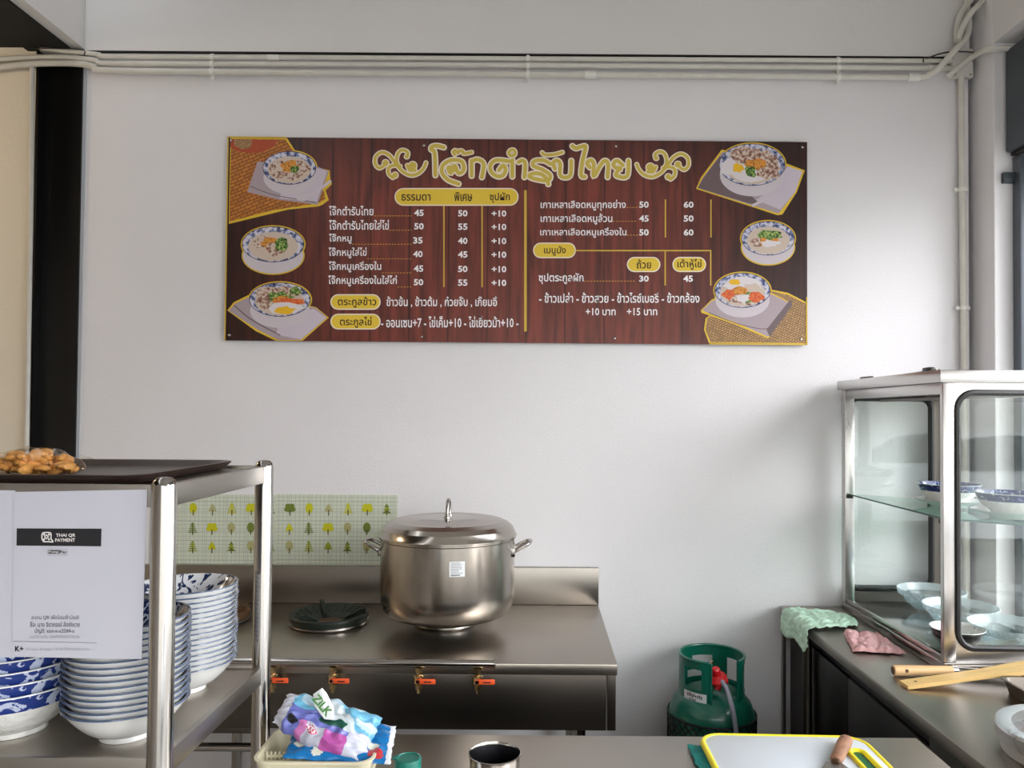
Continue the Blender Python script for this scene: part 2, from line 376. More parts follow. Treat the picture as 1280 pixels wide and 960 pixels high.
bm = BM(); tube(bm, smooth_path([at_y(q[0], q[1], WY - .045) for q in ((38, 61), (60, 60.5), (90, 61), (105, 63), (105, 69))]), 0.0022, 8); obj('sheath', bm, M['cable'], t)

# ---------------------------------------------------------------- flat print helpers
class Sheet:                                     # a flat printed surface parallel to the wall
    def __init__(s, Y): s.Y = Y; s.k = 0
    def p(s, x, y, k): v = at_y(x, y, s.Y); v.y -= 0.00035 * k; return v
    def poly(s, bm, pts, k, mi=0):
        f = bm.faces.new([bm.verts.new(s.p(x, y, k)) for x, y in pts]); f.material_index = mi; return f
    def rect(s, bm, x0, y0, x1, y1, k, mi=0): s.poly(bm, [(x0, y1), (x1, y1), (x1, y0), (x0, y0)], k, mi)
    def ell(s, bm, cx, cy, rx, ry, k, mi=0, n=40, rot=0):
        pts = []
        for i in range(n):
            a = -2 * PI * i / n; u, v = rx * math.cos(a), ry * math.sin(a)
            pts.append((cx + u * math.cos(rot) - v * math.sin(rot), cy + u * math.sin(rot) + v * math.cos(rot)))
        s.poly(bm, pts, k, mi)
    def pill(s, bm, x0, y0, x1, y1, k, mi=0):
        r = (y1 - y0) / 2; cy = (y0 + y1) / 2; pts = []
        for i in range(13): a = PI / 2 + PI * i / 12; pts.append((x0 + r + r * math.cos(a), cy - r * math.sin(a)))
        for i in range(13): a = -PI / 2 + PI * i / 12; pts.append((x1 - r + r * math.cos(a), cy - r * math.sin(a)))
        s.poly(bm, pts, k, mi)
    def stroke(s, bm, pts, wd, k, mi=0, taper=False):
        P = smooth_path([(x, y, 0) for x, y in pts], 5); L = len(P); ps = []
        for i, p in enumerate(P):
            t_ = P[min(i+1, L-1)] - P[max(i-1, 0)]
            if t_.length < 1e-6: t_ = Vector((1, 0, 0))
            t_.normalize(); n_ = Vector((-t_.y, t_.x, 0))
            ww = wd / 2 * ((1 - 0.65 * i / L) if taper else 1)
            ps.append((p + n_ * ww, p - n_ * ww))
        vs = [(bm.verts.new(s.p(a.x, a.y, k + .004 * i)), bm.verts.new(s.p(b.x, b.y, k + .004 * i))) for i, (a, b) in enumerate(ps)]
        for i in range(L - 1):
            f = bm.faces.new((vs[i][0], vs[i+1][0], vs[i+1][1], vs[i][1])); f.material_index = mi
        s.ell(bm, P[0].x, P[0].y, wd / 2, wd / 2, k + 0.01, mi, 14)
        e = wd / 2 * (0.35 if taper else 1); s.ell(bm, P[-1].x, P[-1].y, e, e, k + 0.01 + .004 * L, mi, 14)
    def text(s, bm, body, x0, y0, x1, y1, k, mi=0, bold=0.02):
        cu = bpy.data.curves.new('t', 'FONT'); cu.body = body; cu.offset = bold; cu.resolution_u = 2
        o = bpy.data.objects.new('t', cu); COL.objects.link(o)
        bpy.context.view_layer.update()
        me = bpy.data.meshes.new_from_object(o.evaluated_get(bpy.context.evaluated_depsgraph_get()))
        bpy.data.objects.remove(o); bpy.data.curves.remove(cu)
        if not me.vertices: return
        xs = [v.co.x for v in me.vertices]; ys = [v.co.y for v in me.vertices]
        ax, bx, ay, by = min(xs), max(xs), min(ys), max(ys)
        vs = [bm.verts.new(s.p(x0 + (v.co.x - ax) / max(bx - ax, 1e-6) * (x1 - x0), y1 - (v.co.y - ay) / max(by - ay, 1e-6) * (y1 - y0), k)) for v in me.vertices]
        for f in me.polygons:
            try: q = bm.faces.new([vs[i] for i in f.vertices]); q.material_index = mi
            except ValueError: pass
        bpy.data.meshes.remove(me)

# ---------------------------------------------------------------- menu sign
def planks_mat():
    m = mat('printed_wood_planks', (90, 40, 32), 0.35); nt = m.node_tree; b = nt.nodes['Principled BSDF']; N = nt.nodes.new; Lk = nt.links.new
    tc = N('ShaderNodeTexCoord'); sp = N('ShaderNodeSeparateXYZ'); Lk(tc.outputs['Object'], sp.inputs[0])
    mp = N('ShaderNodeMapping'); mp.inputs['Scale'].default_value = (9, 9, 0.8); Lk(tc.outputs['Object'], mp.inputs[0])
    n = N('ShaderNodeTexNoise'); n.inputs['Scale'].default_value = 4; n.inputs['Detail'].default_value = 7; n.inputs['Distortion'].default_value = 0.6; Lk(mp.outputs[0], n.inputs['Vector'])
    r = N('ShaderNodeValToRGB'); Lk(n.outputs[0], r.inputs[0]); e = r.color_ramp.elements
    e[0].position = 0.3; e[0].color = srgb(72, 30, 25); e[1].position = 0.7; e[1].color = srgb(124, 56, 43)
    def math_(op, a, v):
        q = N('ShaderNodeMath'); q.operation = op; Lk(a, q.inputs[0]); q.inputs[1].default_value = v; return q.outputs[0]
    fx = math_('MODULO', math_('ADD', sp.outputs['X'], 10.0), 0.1555)
    line = N('ShaderNodeMapRange'); Lk(fx, line.inputs[0]); line.inputs[1].default_value = 0.0; line.inputs[2].default_value = 0.009; line.inputs[3].default_value = 0.15; line.inputs[4].default_value = 1
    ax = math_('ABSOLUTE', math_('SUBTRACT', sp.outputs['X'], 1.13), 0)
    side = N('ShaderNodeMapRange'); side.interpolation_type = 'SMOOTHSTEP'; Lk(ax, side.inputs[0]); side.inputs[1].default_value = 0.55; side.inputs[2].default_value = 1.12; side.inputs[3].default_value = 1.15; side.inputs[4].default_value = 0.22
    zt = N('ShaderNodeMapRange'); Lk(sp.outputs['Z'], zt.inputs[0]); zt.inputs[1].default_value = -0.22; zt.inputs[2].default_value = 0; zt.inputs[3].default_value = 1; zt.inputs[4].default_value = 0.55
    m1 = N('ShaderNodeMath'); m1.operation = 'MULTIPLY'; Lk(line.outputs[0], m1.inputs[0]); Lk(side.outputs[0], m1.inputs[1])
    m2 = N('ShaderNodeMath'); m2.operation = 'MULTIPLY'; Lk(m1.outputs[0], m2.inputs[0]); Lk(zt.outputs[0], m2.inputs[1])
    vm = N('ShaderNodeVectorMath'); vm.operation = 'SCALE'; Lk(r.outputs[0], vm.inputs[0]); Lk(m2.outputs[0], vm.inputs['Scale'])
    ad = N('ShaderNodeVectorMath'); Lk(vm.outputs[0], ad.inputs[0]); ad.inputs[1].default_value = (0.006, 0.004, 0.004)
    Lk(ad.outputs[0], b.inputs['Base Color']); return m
SY = WY - 0.016
sh = Sheet(SY - 0.0002)
A0 = at_y(285, 171, SY); A1 = at_y(1009, 177.5, SY); A2 = at_y(1009, 431.5, SY); A3 = at_y(281, 425.5, SY)
sign = thing('menu_board', 'wide dark red wood-print menu board with gold Thai title and bowls of porridge', 'menu board', A0)
bm = BM()
f_ = [bm.verts.new(p) for p in (A3, A2, A1, A0)]; b_ = [bm.verts.new(p + Vector((0, 0.004, 0))) for p in (A3, A2, A1, A0)]
bm.faces.new(f_); bm.faces.new(b_[::-1])
for i in range(4): bm.faces.new((f_[i], b_[i], b_[(i+1) % 4], f_[(i+1) % 4]))
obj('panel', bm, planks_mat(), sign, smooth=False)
bm = BM(); box(bm, (A0.x + .02, SY + .004, A2.z + .03), (A1.x - .02, WY, A0.z - .03)); obj('backing', bm, M['dark'], sign, smooth=False)
for q in ((289, 176), (530, 182), (770, 183), (1003, 184), (287, 419), (527, 421), (768, 423), (1001, 424)):
    p = at_y(q[0], q[1], SY); bm = BM(); lathe(bm, [(0.0055, 0), (0.005, 0.003), (0.002, 0.0045), (0, 0.0045)], (0, 0, 0), 12)
    bmesh.ops.rotate(bm, verts=bm.verts, matrix=Matrix.Rotation(PI/2, 3, 'X')); bmesh.ops.translate(bm, verts=bm.verts, vec=p); obj('screw', bm, M['chrome'], sign)

pr = lambda n, c: mat(n, c, 0.45)
I = [pr('print_white', (250, 246, 248)), pr('print_yellow', (234, 200, 62)), pr('print_pale', (246, 234, 216)), pr('print_dark', (40, 18, 14)),
     pr('print_gold', (214, 176, 66)), pr('print_title', (214, 190, 84)), pr('print_orange', (214, 150, 48))]
WHT, YEL, PAL, DRK, GLD, TTL, ORG = range(7)
z3 = lambda x, y: (400 + x / 3.692, 170 + y / 3.692)
z4 = lambda x, y: (640 + x / 3.692, 170 + y / 3.692)
def tx(bm, f, body, x0, y0, x1, y1, mi=WHT, bold=0.016, k=3):
    a = f(x0, y0); b = f(x1, y1); sh.text(bm, body, a[0], a[1], b[0], b[1], k, mi, bold)
def pl(bm, f, x0, y0, x1, y1):
    a = f(x0, y0); b = f(x1, y1); sh.pill(bm, a[0], a[1], b[0], b[1], 1, PAL); sh.pill(bm, a[0] + 1.4, a[1] + 1.4, b[0] - 1.4, b[1] - 1.4, 2, YEL)
def rc(bm, f, x0, y0, x1, y1, mi=GLD):
    a = f(x0, y0); b = f(x1, y1); sh.rect(bm, a[0], a[1], b[0], b[1], 1, mi)
bm = BM()
rows = [("โจ๊กตำรับไทย", 42, 322, 247, 367), ("โจ๊กตำรับไทยใส่ไข่", 42, 387, 318, 433), ("โจ๊กหมู", 42, 451, 146, 498),
        ("โจ๊กหมูใส่ไข่", 40, 514, 215, 565), ("โจ๊กหมูเครื่องใน", 40, 578, 283, 630), ("โจ๊กหมูเครื่องในใส่ไก่", 38, 643, 355, 695)]
c1 = ['45', '50', '35', '40', '45', '50']; c2 = ['50', '55', '40', '45', '50', '55']
for i, (s_, x0, y0, x1, y1) in enumerate(rows):
    tx(bm, z3, s_, x0, y0, x1, y1)
    xx = (435, 435, 430, 430, 433, 433)[i]; yy = (340, 402, 467, 530, 597, 660)[i]
    tx(bm, z3, c1[i], xx, yy, xx + 44, yy + 30, bold=0.03); tx(bm, z3, c2[i], 637, yy + 2, 681, yy + 32, bold=0.03); tx(bm, z3, '+10', 792, yy + 3, 860, yy + 33, bold=0.03)
    x = x1 + 3
    while x < 420: rc(bm, z3, x, y1 + 0, min(x + 8, 424), y1 + 3.5, ORG); x += 14
pl(bm, z3, 344, 240, 917, 322); tx(bm, z3, "ธรรมดา", 376, 269, 510, 299, DRK); tx(bm, z3, "พิเศษ", 620, 260, 703, 301, DRK); tx(bm, z3, "ซุปผัก", 783, 260, 876, 309, DRK)
rc(bm, z3, 569, 322, 575, 697); rc(bm, z3, 745, 322, 751, 698); rc(bm, z3, 942, 250, 954, 902)
pl(bm, z3, 48, 730, 280, 802); tx(bm, z3, "ตระกูลข้าว", 82, 742, 260, 793, DRK)
pl(bm, z3, 48, 820, 280, 893); tx(bm, z3, "ตระกูลไข่", 92, 834, 238, 886, DRK)
tx(bm, z3, "ข้าวข้น , ข้าวต้ม , ก๋วยจั๊บ , เกี้ยมอี๋", 307, 740, 817, 792); tx(bm, z3, "- ออนเซน+7 - ไข่เค็ม+10 - ไข่เยี่ยวม้า+10 -", 282, 832, 916, 884)
tx(bm, z4, "เกาเหลาเลือดหมูทุกอย่าง", 132, 294, 525, 345); tx(bm, z4, "เกาเหลาเลือดหมูล้วน", 132, 358, 463, 409); tx(bm, z4, "เกาเหลาเลือดหมูเครื่องใน", 130, 422, 528, 470)
for i, (a_, b__, xe) in enumerate((('50', '60', 525), ('45', '50', 463), ('50', '60', 528))):
    yy = (302, 366, 430)[i]; tx(bm, z4, a_, 587, yy, 631, yy + 30, bold=0.03); tx(bm, z4, b__, 792, yy, 838, yy + 30, bold=0.03)
    x = xe + 3
    while x < 576: rc(bm, z4, x, yy + 26, x + 8, yy + 29.5, ORG); x += 14
rc(bm, z4, 705, 293, 711, 468); rc(bm, z4, 915, 293, 921, 468); rc(bm, z4, 290, 526, 920, 532); rc(bm, z4, 704, 530, 710, 690); rc(bm, z4, 914, 530, 920, 690)
pl(bm, z4, 97, 492, 295, 564); tx(bm, z4, "เมนูมัง", 148, 508, 248, 553, DRK)
pl(bm, z4, 530, 558, 685, 628); tx(bm, z4, "ถ้วย", 575, 570, 642, 612, DRK)
pl(bm, z4, 740, 558, 896, 628); tx(bm, z4, "เต้าหู้ไข่", 763, 568, 874, 618, DRK)
tx(bm, z4, "ซุปตระกูลผัก", 123, 632, 330, 684); tx(bm, z4, '30', 587, 644, 631, 673, bold=0.03); tx(bm, z4, '45', 790, 644, 835, 673, bold=0.03)
x = 334
while x < 570: rc(bm, z4, x, 668, x + 8, 671.5, ORG); x += 14
tx(bm, z4, "- ข้าวเปล่า - ข้าวสวย - ข้าวไรซ์เบอรี่ - ข้าวกล้อง", 125, 722, 865, 770); tx(bm, z4, "+10 บาท", 340, 794, 478, 828); tx(bm, z4, "+15 บาท", 530, 794, 670, 828)
obj('price_lettering', bm, I, sign, smooth=False, recalc=False)['kind'] = 'stuff'

t3 = lambda P: [(460 + x / 6.095, 170 + y / 6.095) for x, y in P]
t4 = lambda P: [(660 + x / 6.095, 170 + y / 6.095) for x, y in P]
fl = [[(120, 228), (85, 245), (55, 210), (62, 155), (110, 125), (165, 150), (215, 215), (262, 268), (325, 300), (385, 285), (425, 245), (442, 205)],
      [(245, 250), (218, 190), (232, 128), (268, 108), (304, 128), (300, 160)], [(245, 232), (195, 225), (158, 245), (160, 290), (190, 318)], [(300, 225), (320, 262), (360, 262)]]
blobs = [((135, 207), 27), ((295, 158), 19), ((207, 300), 25), ((341, 228), 34)]
mir = lambda x: 825 + (445 - x) * 413 / 405
strokes = []
for s_ in fl: strokes.append(t3(s_)); strokes.append(t4([(mir(x), y + 12) for x, y in s_]))
L3 = [[(578, 88), (530, 76), (490, 82), (482, 105), (508, 130), (514, 300)],
      [(655, 262), (635, 240), (612, 245), (632, 285), (660, 225), (690, 285), (728, 262), (722, 205), (680, 185), (620, 190), (572, 225), (565, 280), (610, 335), (690, 366)],
      [(662, 142), (650, 122), (668, 110), (686, 130), (700, 112), (722, 118), (730, 135), (790, 125)],
      [(790, 305), (790, 190)], [(790, 195), (835, 180), (882, 215), (868, 315)],
      [(998, 262), (1030, 225), (1048, 255), (1030, 300), (985, 308), (940, 275), (935, 220), (980, 185), (1080, 195)], [(1100, 185), (1100, 310)],
      [(1072, 130), (1085, 110), (1110, 108), (1122, 130), (1110, 150), (1085, 150), (1072, 130)], [(1148, 200), (1178, 188), (1198, 215), (1192, 315)]]
L4 = [[(172, 215), (120, 188), (50, 192), (40, 228), (110, 258), (168, 300), (150, 340), (60, 330), (8, 308), (35, 288), (95, 290), (140, 325), (155, 368)],
      [(108, 128), (130, 145), (200, 142), (262, 125)], [(205, 250), (192, 208), (220, 188), (245, 215), (248, 305), (320, 305), (330, 190)],
      [(338, 78), (365, 95), (400, 85), (435, 78), (436, 105), (414, 200), (405, 300), (432, 312)],
      [(470, 240), (450, 208), (478, 186), (500, 215), (500, 310), (545, 235), (582, 190), (610, 215), (606, 315)],
      [(722, 225), (680, 190), (652, 210), (662, 240), (705, 248), (678, 275), (675, 305), (755, 308), (765, 190)]]
for s_ in L3: strokes.append(t3(s_))
for s_ in L4: strokes.append(t4(s_))
bm = BM()
for k, (wd, mi) in enumerate(((8.0, PAL), (4.7, TTL))):
    for i, s_ in enumerate(strokes):
        small = i in (10, 15) or i == 18
        sh.stroke(bm, s_, wd * (0.8 if i < 8 or small else 1.0), 3 + 3 * k + 0.1 * i, mi)
    for (c, r) in blobs:
        for (qx, qy) in (t3([c])[0], t4([(mir(c[0]), c[1] + 12)])[0]): sh.ell(bm, qx, qy, r / 6.095 + (0.6 if k == 0 else -0.7), r / 6.095 + (0.6 if k == 0 else -0.7), 5.6 + 3 * k, mi, 20)
obj('title_lettering', bm, I, sign, smooth=False, recalc=False)['kind'] = 'stuff'

# printed dish pictures
def noise_print(name, cols, scale, stretch=None):
    m = mat(name, cols[0], 0.45); nt = m.node_tree; b = nt.nodes['Principled BSDF']
    tc = nt.nodes.new('ShaderNodeTexCoord'); n = nt.nodes.new('ShaderNodeTexNoise'); n.inputs['Scale'].default_value = scale; n.inputs['Detail'].default_value = 3
    r = nt.nodes.new('ShaderNodeValToRGB'); nt.links.new(tc.outputs['Object'], n.inputs['Vector']); nt.links.new(n.outputs[0], r.inputs[0])
    e = r.color_ramp.elements; lo, hi = 0.36, 0.64
    e[0].position = lo; e[0].color = srgb(*cols[0]); e[1].position = hi; e[1].color = srgb(*cols[-1])
    for i, c in enumerate(cols[1:-1]): q = e.new(lo + (hi - lo) * (i + 1) / (len(cols) - 1)); q.color = srgb(*c)
    nt.links.new(r.outputs[0], b.inputs['Base Color']); return m
def grid_print(name, base, line, sx, sz, rot):
    m = mat(name, base, 0.45); nt = m.node_tree; b = nt.nodes['Principled BSDF']
    tc = nt.nodes.new('ShaderNodeTexCoord'); mp = nt.nodes.new('ShaderNodeMapping'); mp.inputs['Rotation'].default_value = (PI / 2, 0, rot)
    br = nt.nodes.new('ShaderNodeTexBrick'); nt.links.new(tc.outputs['Object'], mp.inputs[0]); nt.links.new(mp.outputs[0], br.inputs['Vector'])
    br.inputs['Color1'].default_value = srgb(*base); br.inputs['Color2'].default_value = srgb(*[min(255, c * 0.86) for c in base]); br.inputs['Mortar'].default_value = srgb(*line)
    br.inputs['Scale'].default_value = 1; br.inputs['Brick Width'].default_value = sx; br.inputs['Row Height'].default_value = sz; br.inputs['Mortar Size'].default_value = min(sx, sz) * 0.12
    nt.links.new(br.outputs[0], b.inputs['Base Color']); return m
D = [pr('photo_edge', (226, 188, 50)), pr('photo_white', (206, 196, 204)), noise_print('photo_china', [(42, 52, 98), (120, 130, 172), (205, 202, 218), (212, 208, 220)], 60),
     pr('photo_navy', (28, 34, 66)), pr('photo_napkin', (172, 156, 164)), pr('photo_napkin_fold', (110, 92, 96)), grid_print('photo_cane', (196, 124, 44), (120, 56, 26), 0.03, 0.013, 0.4),
     grid_print('photo_rattan', (190, 148, 96), (78, 50, 36), 0.014, 0.008, 0.5), noise_print('photo_meat', [(120, 80, 66), (168, 128, 112), (206, 186, 170), (214, 200, 190)], 90),
     noise_print('photo_crisp', [(150, 84, 24), (226, 158, 60), (214, 130, 50)], 160), noise_print('photo_herb', [(30, 60, 22), (88, 128, 50), (180, 196, 110)], 140),
     pr('photo_yolk', (236, 184, 30)), pr('photo_egg_white', (222, 214, 218)), pr('photo_porridge', (206, 188, 174)), noise_print('photo_carrot', [(206, 74, 34), (226, 120, 60)], 120), pr('photo_napkin_light', (204, 192, 206)),
     pr('photo_fruit', (170, 70, 34))]
EDG, PWH, CHI, NVY, NAP, FOLD, CANE, RAT, MEAT, CRI, HRB, YLK, EGG, POR, CAR, NAPL, FRU = range(17)
bm = BM()
def blob(cx, cy, rx, ry, k, mi, seed=0, jag=0.25):
    random.seed(seed); n = 14; pts = []
    for i in range(n):
        a = -2 * PI * i / n; q = 1 + random.uniform(-jag, jag); pts.append((cx + rx * q * math.cos(a), cy + ry * q * math.sin(a)))
    sh.poly(bm, pts, k, mi)
def bowl_print(cx, cy, rx, ry, drop, food, kb=4):
    for e_, mi, kk in ((1.6, EDG, 0.5), (0, PWH, kb)):
        sh.ell(bm, cx, cy + drop, rx * 0.97 + e_, ry * 1.0 + e_, kk, mi); sh.ell(bm, cx, cy, rx + e_, ry + e_, kk + 0.05, mi)
    sh.ell(bm, cx, cy, rx, ry, kb + 1, NVY); sh.ell(bm, cx, cy, rx - 0.8, ry - 0.8, kb + 1.5, CHI)
    sh.ell(bm, cx, cy + ry * 0.12, rx * 0.80, ry * 0.80, kb + 2, POR)
    for i, (dx, dy, bx, by, mi) in enumerate(food): blob(cx + dx * rx, cy + dy * ry, bx * rx * 1.18, by * ry * 1.2, kb + 3 + 0.2 * i, mi, i + int(cx))
# top left: cane mat, napkin, bowl, fruit plate
sh.poly(bm, [(286, 280), (288, 172), (359, 173), (370, 190), (400, 210), (412, 213), (413, 225), (415, 230), (407, 238), (411, 250), (403, 256), (398, 258), (360, 262)][::1], 0.3, EDG)
sh.poly(bm, [(287, 268), (289, 173.5), (357, 174.5), (369, 192), (405, 240), (407, 249), (398, 254), (340, 263), (287, 277)], 1, CANE)
sh.ell(bm, 317, 171.5, 33, 18, 1.3, FRU) if False else None
sh.poly(bm, [(288, 174), (288, 184), (298, 189), (312, 191.5), (328, 190), (341, 184), (348, 175)][::-1][::-1], 1.5, FRU)
sh.poly(bm, [(292, 174), (293, 182), (303, 187), (314, 184), (315, 174)], 1.8, RAT)
sh.poly(bm, [(322, 202), (309, 240), (350, 250), (397, 256), (411, 214), (396, 208)], 2, NAP)
sh.poly(bm, [(352, 236), (350, 248), (396, 253), (409, 214), (394, 209)], 2.4, NAPL)
sh.stroke(bm, [(313, 233), (340, 243), (370, 249), (395, 253)], 1, 2.6, FOLD)
bowl_print(362, 210, 33.5, 21, 12, [(0, 0.1, .62, .5, MEAT), (-.15, 0.15, .32, .4, POR), (0, -0.1, .28, .28, CRI), (.18, .1, .14, .2, HRB), (-.35, .4, .3, .15, MEAT)])
sh.stroke(bm, [(376, 247), (390, 243), (402, 235), (413, 227)], 3.4, 8, PWH); sh.ell(bm, 378, 247, 8, 4.6, 8.2, PWH)
# middle left
obj('dish_picture', bm, D, sign, smooth=False, recalc=False); bm = BM()
bowl_print(341.5, 305.5, 39, 22.5, 14, [(-.25, -.12, .35, .3, MEAT), (0, .0, .3, .3, CRI), (.1, .25, .3, .35, MEAT), (.28, .05, .2, .3, HRB)])
# bottom left
obj('dish_picture', bm, D, sign, smooth=False, recalc=False); bm = BM()
sh.poly(bm, [(284, 388), (292, 378), (312, 368), (395, 384), (411, 397), (378, 426), (345, 426), (320, 414)], 0.3, EDG)
sh.poly(bm, [(286, 388.5), (294, 379.5), (312, 371), (395, 385), (409, 397), (376, 425), (348, 425), (322, 412)], 1, NAP)
sh.poly(bm, [(345, 418), (376, 424.5), (408, 397), (392, 386), (350, 400)], 1.4, NAPL)
sh.stroke(bm, [(293, 382), (315, 400), (350, 419)], 1.4, 1.8, FOLD)
bowl_print(350, 374.5, 38.5, 21.5, 14, [(-.3, -.1, .42, .5, MEAT), (.2, -.45, .4, .25, MEAT), (.0, -.15, .35, .25, HRB), (.05, .02, .25, .2, CRI), (.5, -.5, .18, .2, HRB), (.35, .1, .4, .16, CAR), (.18, .5, .5, .3, EGG), (.15, .65, .3, .2, YLK)])
# top right
obj('dish_picture', bm, D, sign, smooth=False, recalc=False); bm = BM()
sh.poly(bm, [(870, 236), (876, 222), (902, 187), (985, 205), (1006, 213), (996, 240), (978, 268), (972, 269), (935, 257)], 0.3, EDG)
sh.poly(bm, [(872, 235), (878, 223), (903, 190), (984, 208), (1003, 214), (994, 240), (973, 267), (935, 255)], 1, NAP)
sh.poly(bm, [(872, 235), (878, 224), (900, 195), (930, 235), (950, 256), (935, 254)], 1.3, FOLD)
sh.poly(bm, [(985, 208), (1003, 214), (994, 240), (975, 262), (945, 250), (960, 240)], 1.4, NAPL)
bowl_print(940, 206, 41.5, 26.5, 13, [(-.35, .15, .48, .42, EGG), (.1, .45, .5, .3, EGG), (-.1, -.42, .42, .32, MEAT), (.35, -.15, .36, .45, MEAT), (.5, .35, .3, .3, MEAT), (.1, 0, .28, .22, CRI), (-.05, .35, .14, .22, HRB), (-.42, .15, .16, .17, YLK)])
sh.stroke(bm, [(941, 257), (960, 248), (975, 243)], 3.5, 8, PWH); sh.ell(bm, 982, 238, 11, 6.5, 8.2, NAPL, rot=-0.6)
# middle right
obj('dish_picture', bm, D, sign, smooth=False, recalc=False); bm = BM()
bowl_print(960, 298, 33.5, 21.5, 11, [(-.3, .25, .3, .2, MEAT), (.0, .05, .3, .3, CRI), (.1, -.2, .35, .25, HRB), (.05, .3, .3, .16, EGG)])
# bottom right
obj('dish_picture', bm, D, sign, smooth=False, recalc=False); bm = BM()
sh.poly(bm, [(964, 362), (985, 366), (1008.5, 378), (1008.5, 430), (886, 428.5), (880, 412), (882, 398), (900, 385)], 0.2, EDG)
sh.poly(bm, [(964, 364), (985, 368.5), (1007.5, 380), (1007, 429), (888, 427.5), (882, 412), (884, 398), (900, 388)], 0.8, RAT)
sh.poly(bm, [(876, 388), (890, 374), (960, 364), (992, 380), (960, 423), (920, 406), (877, 391)], 1.1, EDG)
sh.poly(bm, [(878, 387.5), (890, 376), (960, 366), (990, 380), (960, 421), (920, 403), (880, 389)], 1.4, NAP)
sh.stroke(bm, [(886, 391), (920, 404), (950, 411), (962, 410)], 1, 1.8, FOLD); sh.poly(bm, [(988, 374), (991, 381), (962, 421), (958, 412)], 1.9, FOLD)
bowl_print(928, 363, 35, 22, 12, [(0, -.25, .6, .35, EGG), (-.35, .25, .3, .3, CAR), (.1, .5, .5, .25, MEAT), (.35, .0, .3, .3, POR), (-.3, -.45, .2, .14, YLK), (.2, .4, .25, .25, HRB), (.5, .35, .25, .25, CAR), (-.1, 0, .2, .2, CRI), (.0, .45, .2, .2, EGG)])
obj('dish_picture', bm, D, sign, smooth=False, recalc=False)
for a, b in (((285.5, 171.5), (281.5, 425)), ((285.5, 171.5), (358, 172.2))):
    bm = BM(); sh.stroke(bm, [a, ((a[0]+b[0])/2, (a[1]+b[1])/2), b], 1.6, 9, 0); obj('gold_border', bm, [I[GLD]], sign, smooth=False, recalc=False)
for a, b in (((887, 430), (1008, 430.8)), ((1008.2, 372), (1008.3, 430))):
    bm = BM(); sh.stroke(bm, [a, ((a[0]+b[0])/2, (a[1]+b[1])/2), b], 1.6, 9, 0); obj('gold_border', bm, [I[GLD]], sign, smooth=False, recalc=False)

# ---------------------------------------------------------------- tree-print sheets
def grid_paper():
    m = mat('tree_sheet_vinyl', (206, 212, 192), 0.35); nt = m.node_tree; b = nt.nodes['Principled BSDF']; N = nt.nodes.new; Lk = nt.links.new
    tc = N('ShaderNodeTexCoord'); sp = N('ShaderNodeSeparateXYZ'); Lk(tc.outputs['Object'], sp.inputs[0]); outs = []
    for ax, per, off in (('X', 0.0165, 50), ('X', 0.0413, 50.003), ('Z', 0.0155, 50), ('Z', 0.0388, 50.004)):
        a = N('ShaderNodeMath'); a.operation = 'ADD'; Lk(sp.outputs[ax], a.inputs[0]); a.inputs[1].default_value = off
        q = N('ShaderNodeMath'); q.operation = 'MODULO'; Lk(a.outputs[0], q.inputs[0]); q.inputs[1].default_value = per
        c = N('ShaderNodeMath'); c.operation = 'LESS_THAN'; Lk(q.outputs[0], c.inputs[0]); c.inputs[1].default_value = 0.0018; outs.append(c.outputs[0])
    s_ = outs[0]
    for o_ in outs[1:]:
        a = N('ShaderNodeMath'); a.operation = 'MAXIMUM'; Lk(s_, a.inputs[0]); Lk(o_, a.inputs[1]); s_ = a.outputs[0]
    mx = N('ShaderNodeMix'); mx.data_type = 'RGBA'; Lk(s_, mx.inputs['Factor']); mx.inputs['A'].default_value = srgb(208, 214, 194); mx.inputs['B'].default_value = srgb(172, 180, 170)
    Lk(mx.outputs['Result'], b.inputs['Base Color']); return m
GP = grid_paper()
T = [pr('tree_yellow', (196, 194, 26)), pr('tree_olive', (110, 126, 46)), pr('tree_tan', (176, 172, 120)), pr('tree_moss', (150, 158, 34)), pr('tree_trunk', (96, 92, 52))]
ts = Sheet(WY - 0.003)
def tree(bm, x, y, kind, c):
    n0 = len(bm.verts); tree_(bm, x, y, kind, c); ctr = ts.p(x, y, 1)
    for v in bm.verts: v.co.x = ctr.x + (v.co.x - ctr.x) * 1.18; v.co.z = ctr.z + (v.co.z - ctr.z) * 1.08
def tree_(bm, x, y, kind, c):
    k = 1
    ts.rect(bm, x - 0.6, y + 1, x + 0.6, y + 7.5, k + 0.5, 4)
    if kind == 0: ts.ell(bm, x, y - 1, 4, 6, k, c, 20)
    elif kind == 1:
        for i, (dx, dy) in enumerate(((-3.2, 0.5), (3.2, 0.5), (-2, -3.5), (2, -3.5), (0, -1), (0, 1.2))): ts.ell(bm, x + dx, y + dy, 3, 2.8, k + .02 * i, c, 12)
    elif kind == 2:
        for i, (h, wd) in enumerate(((-6.5, 2.6), (-3, 4), (0.5, 5))): ts.poly(bm, [(x - wd, y + h + 4.6), (x + wd, y + h + 4.6), (x, y + h)], k + .02 * i, c if i != 1 else (3 if c != 3 else 0))
    elif kind == 3:
        for i in range(5): wd = 2 + i * 0.7; ts.rect(bm, x - wd, y - 5.5 + i * 2.3, x + wd, y - 4.2 + i * 2.3, k + .02 * i, c)
        ts.rect(bm, x - 0.8, y - 7, x + 0.8, y + 6, k + .2, c)
    else: ts.poly(bm, [(x - 4.4, y + 3), (x + 4.4, y + 3), (x + 2.6, y - 2), (x, y - 6.5), (x - 2.6, y - 2)], k, c)
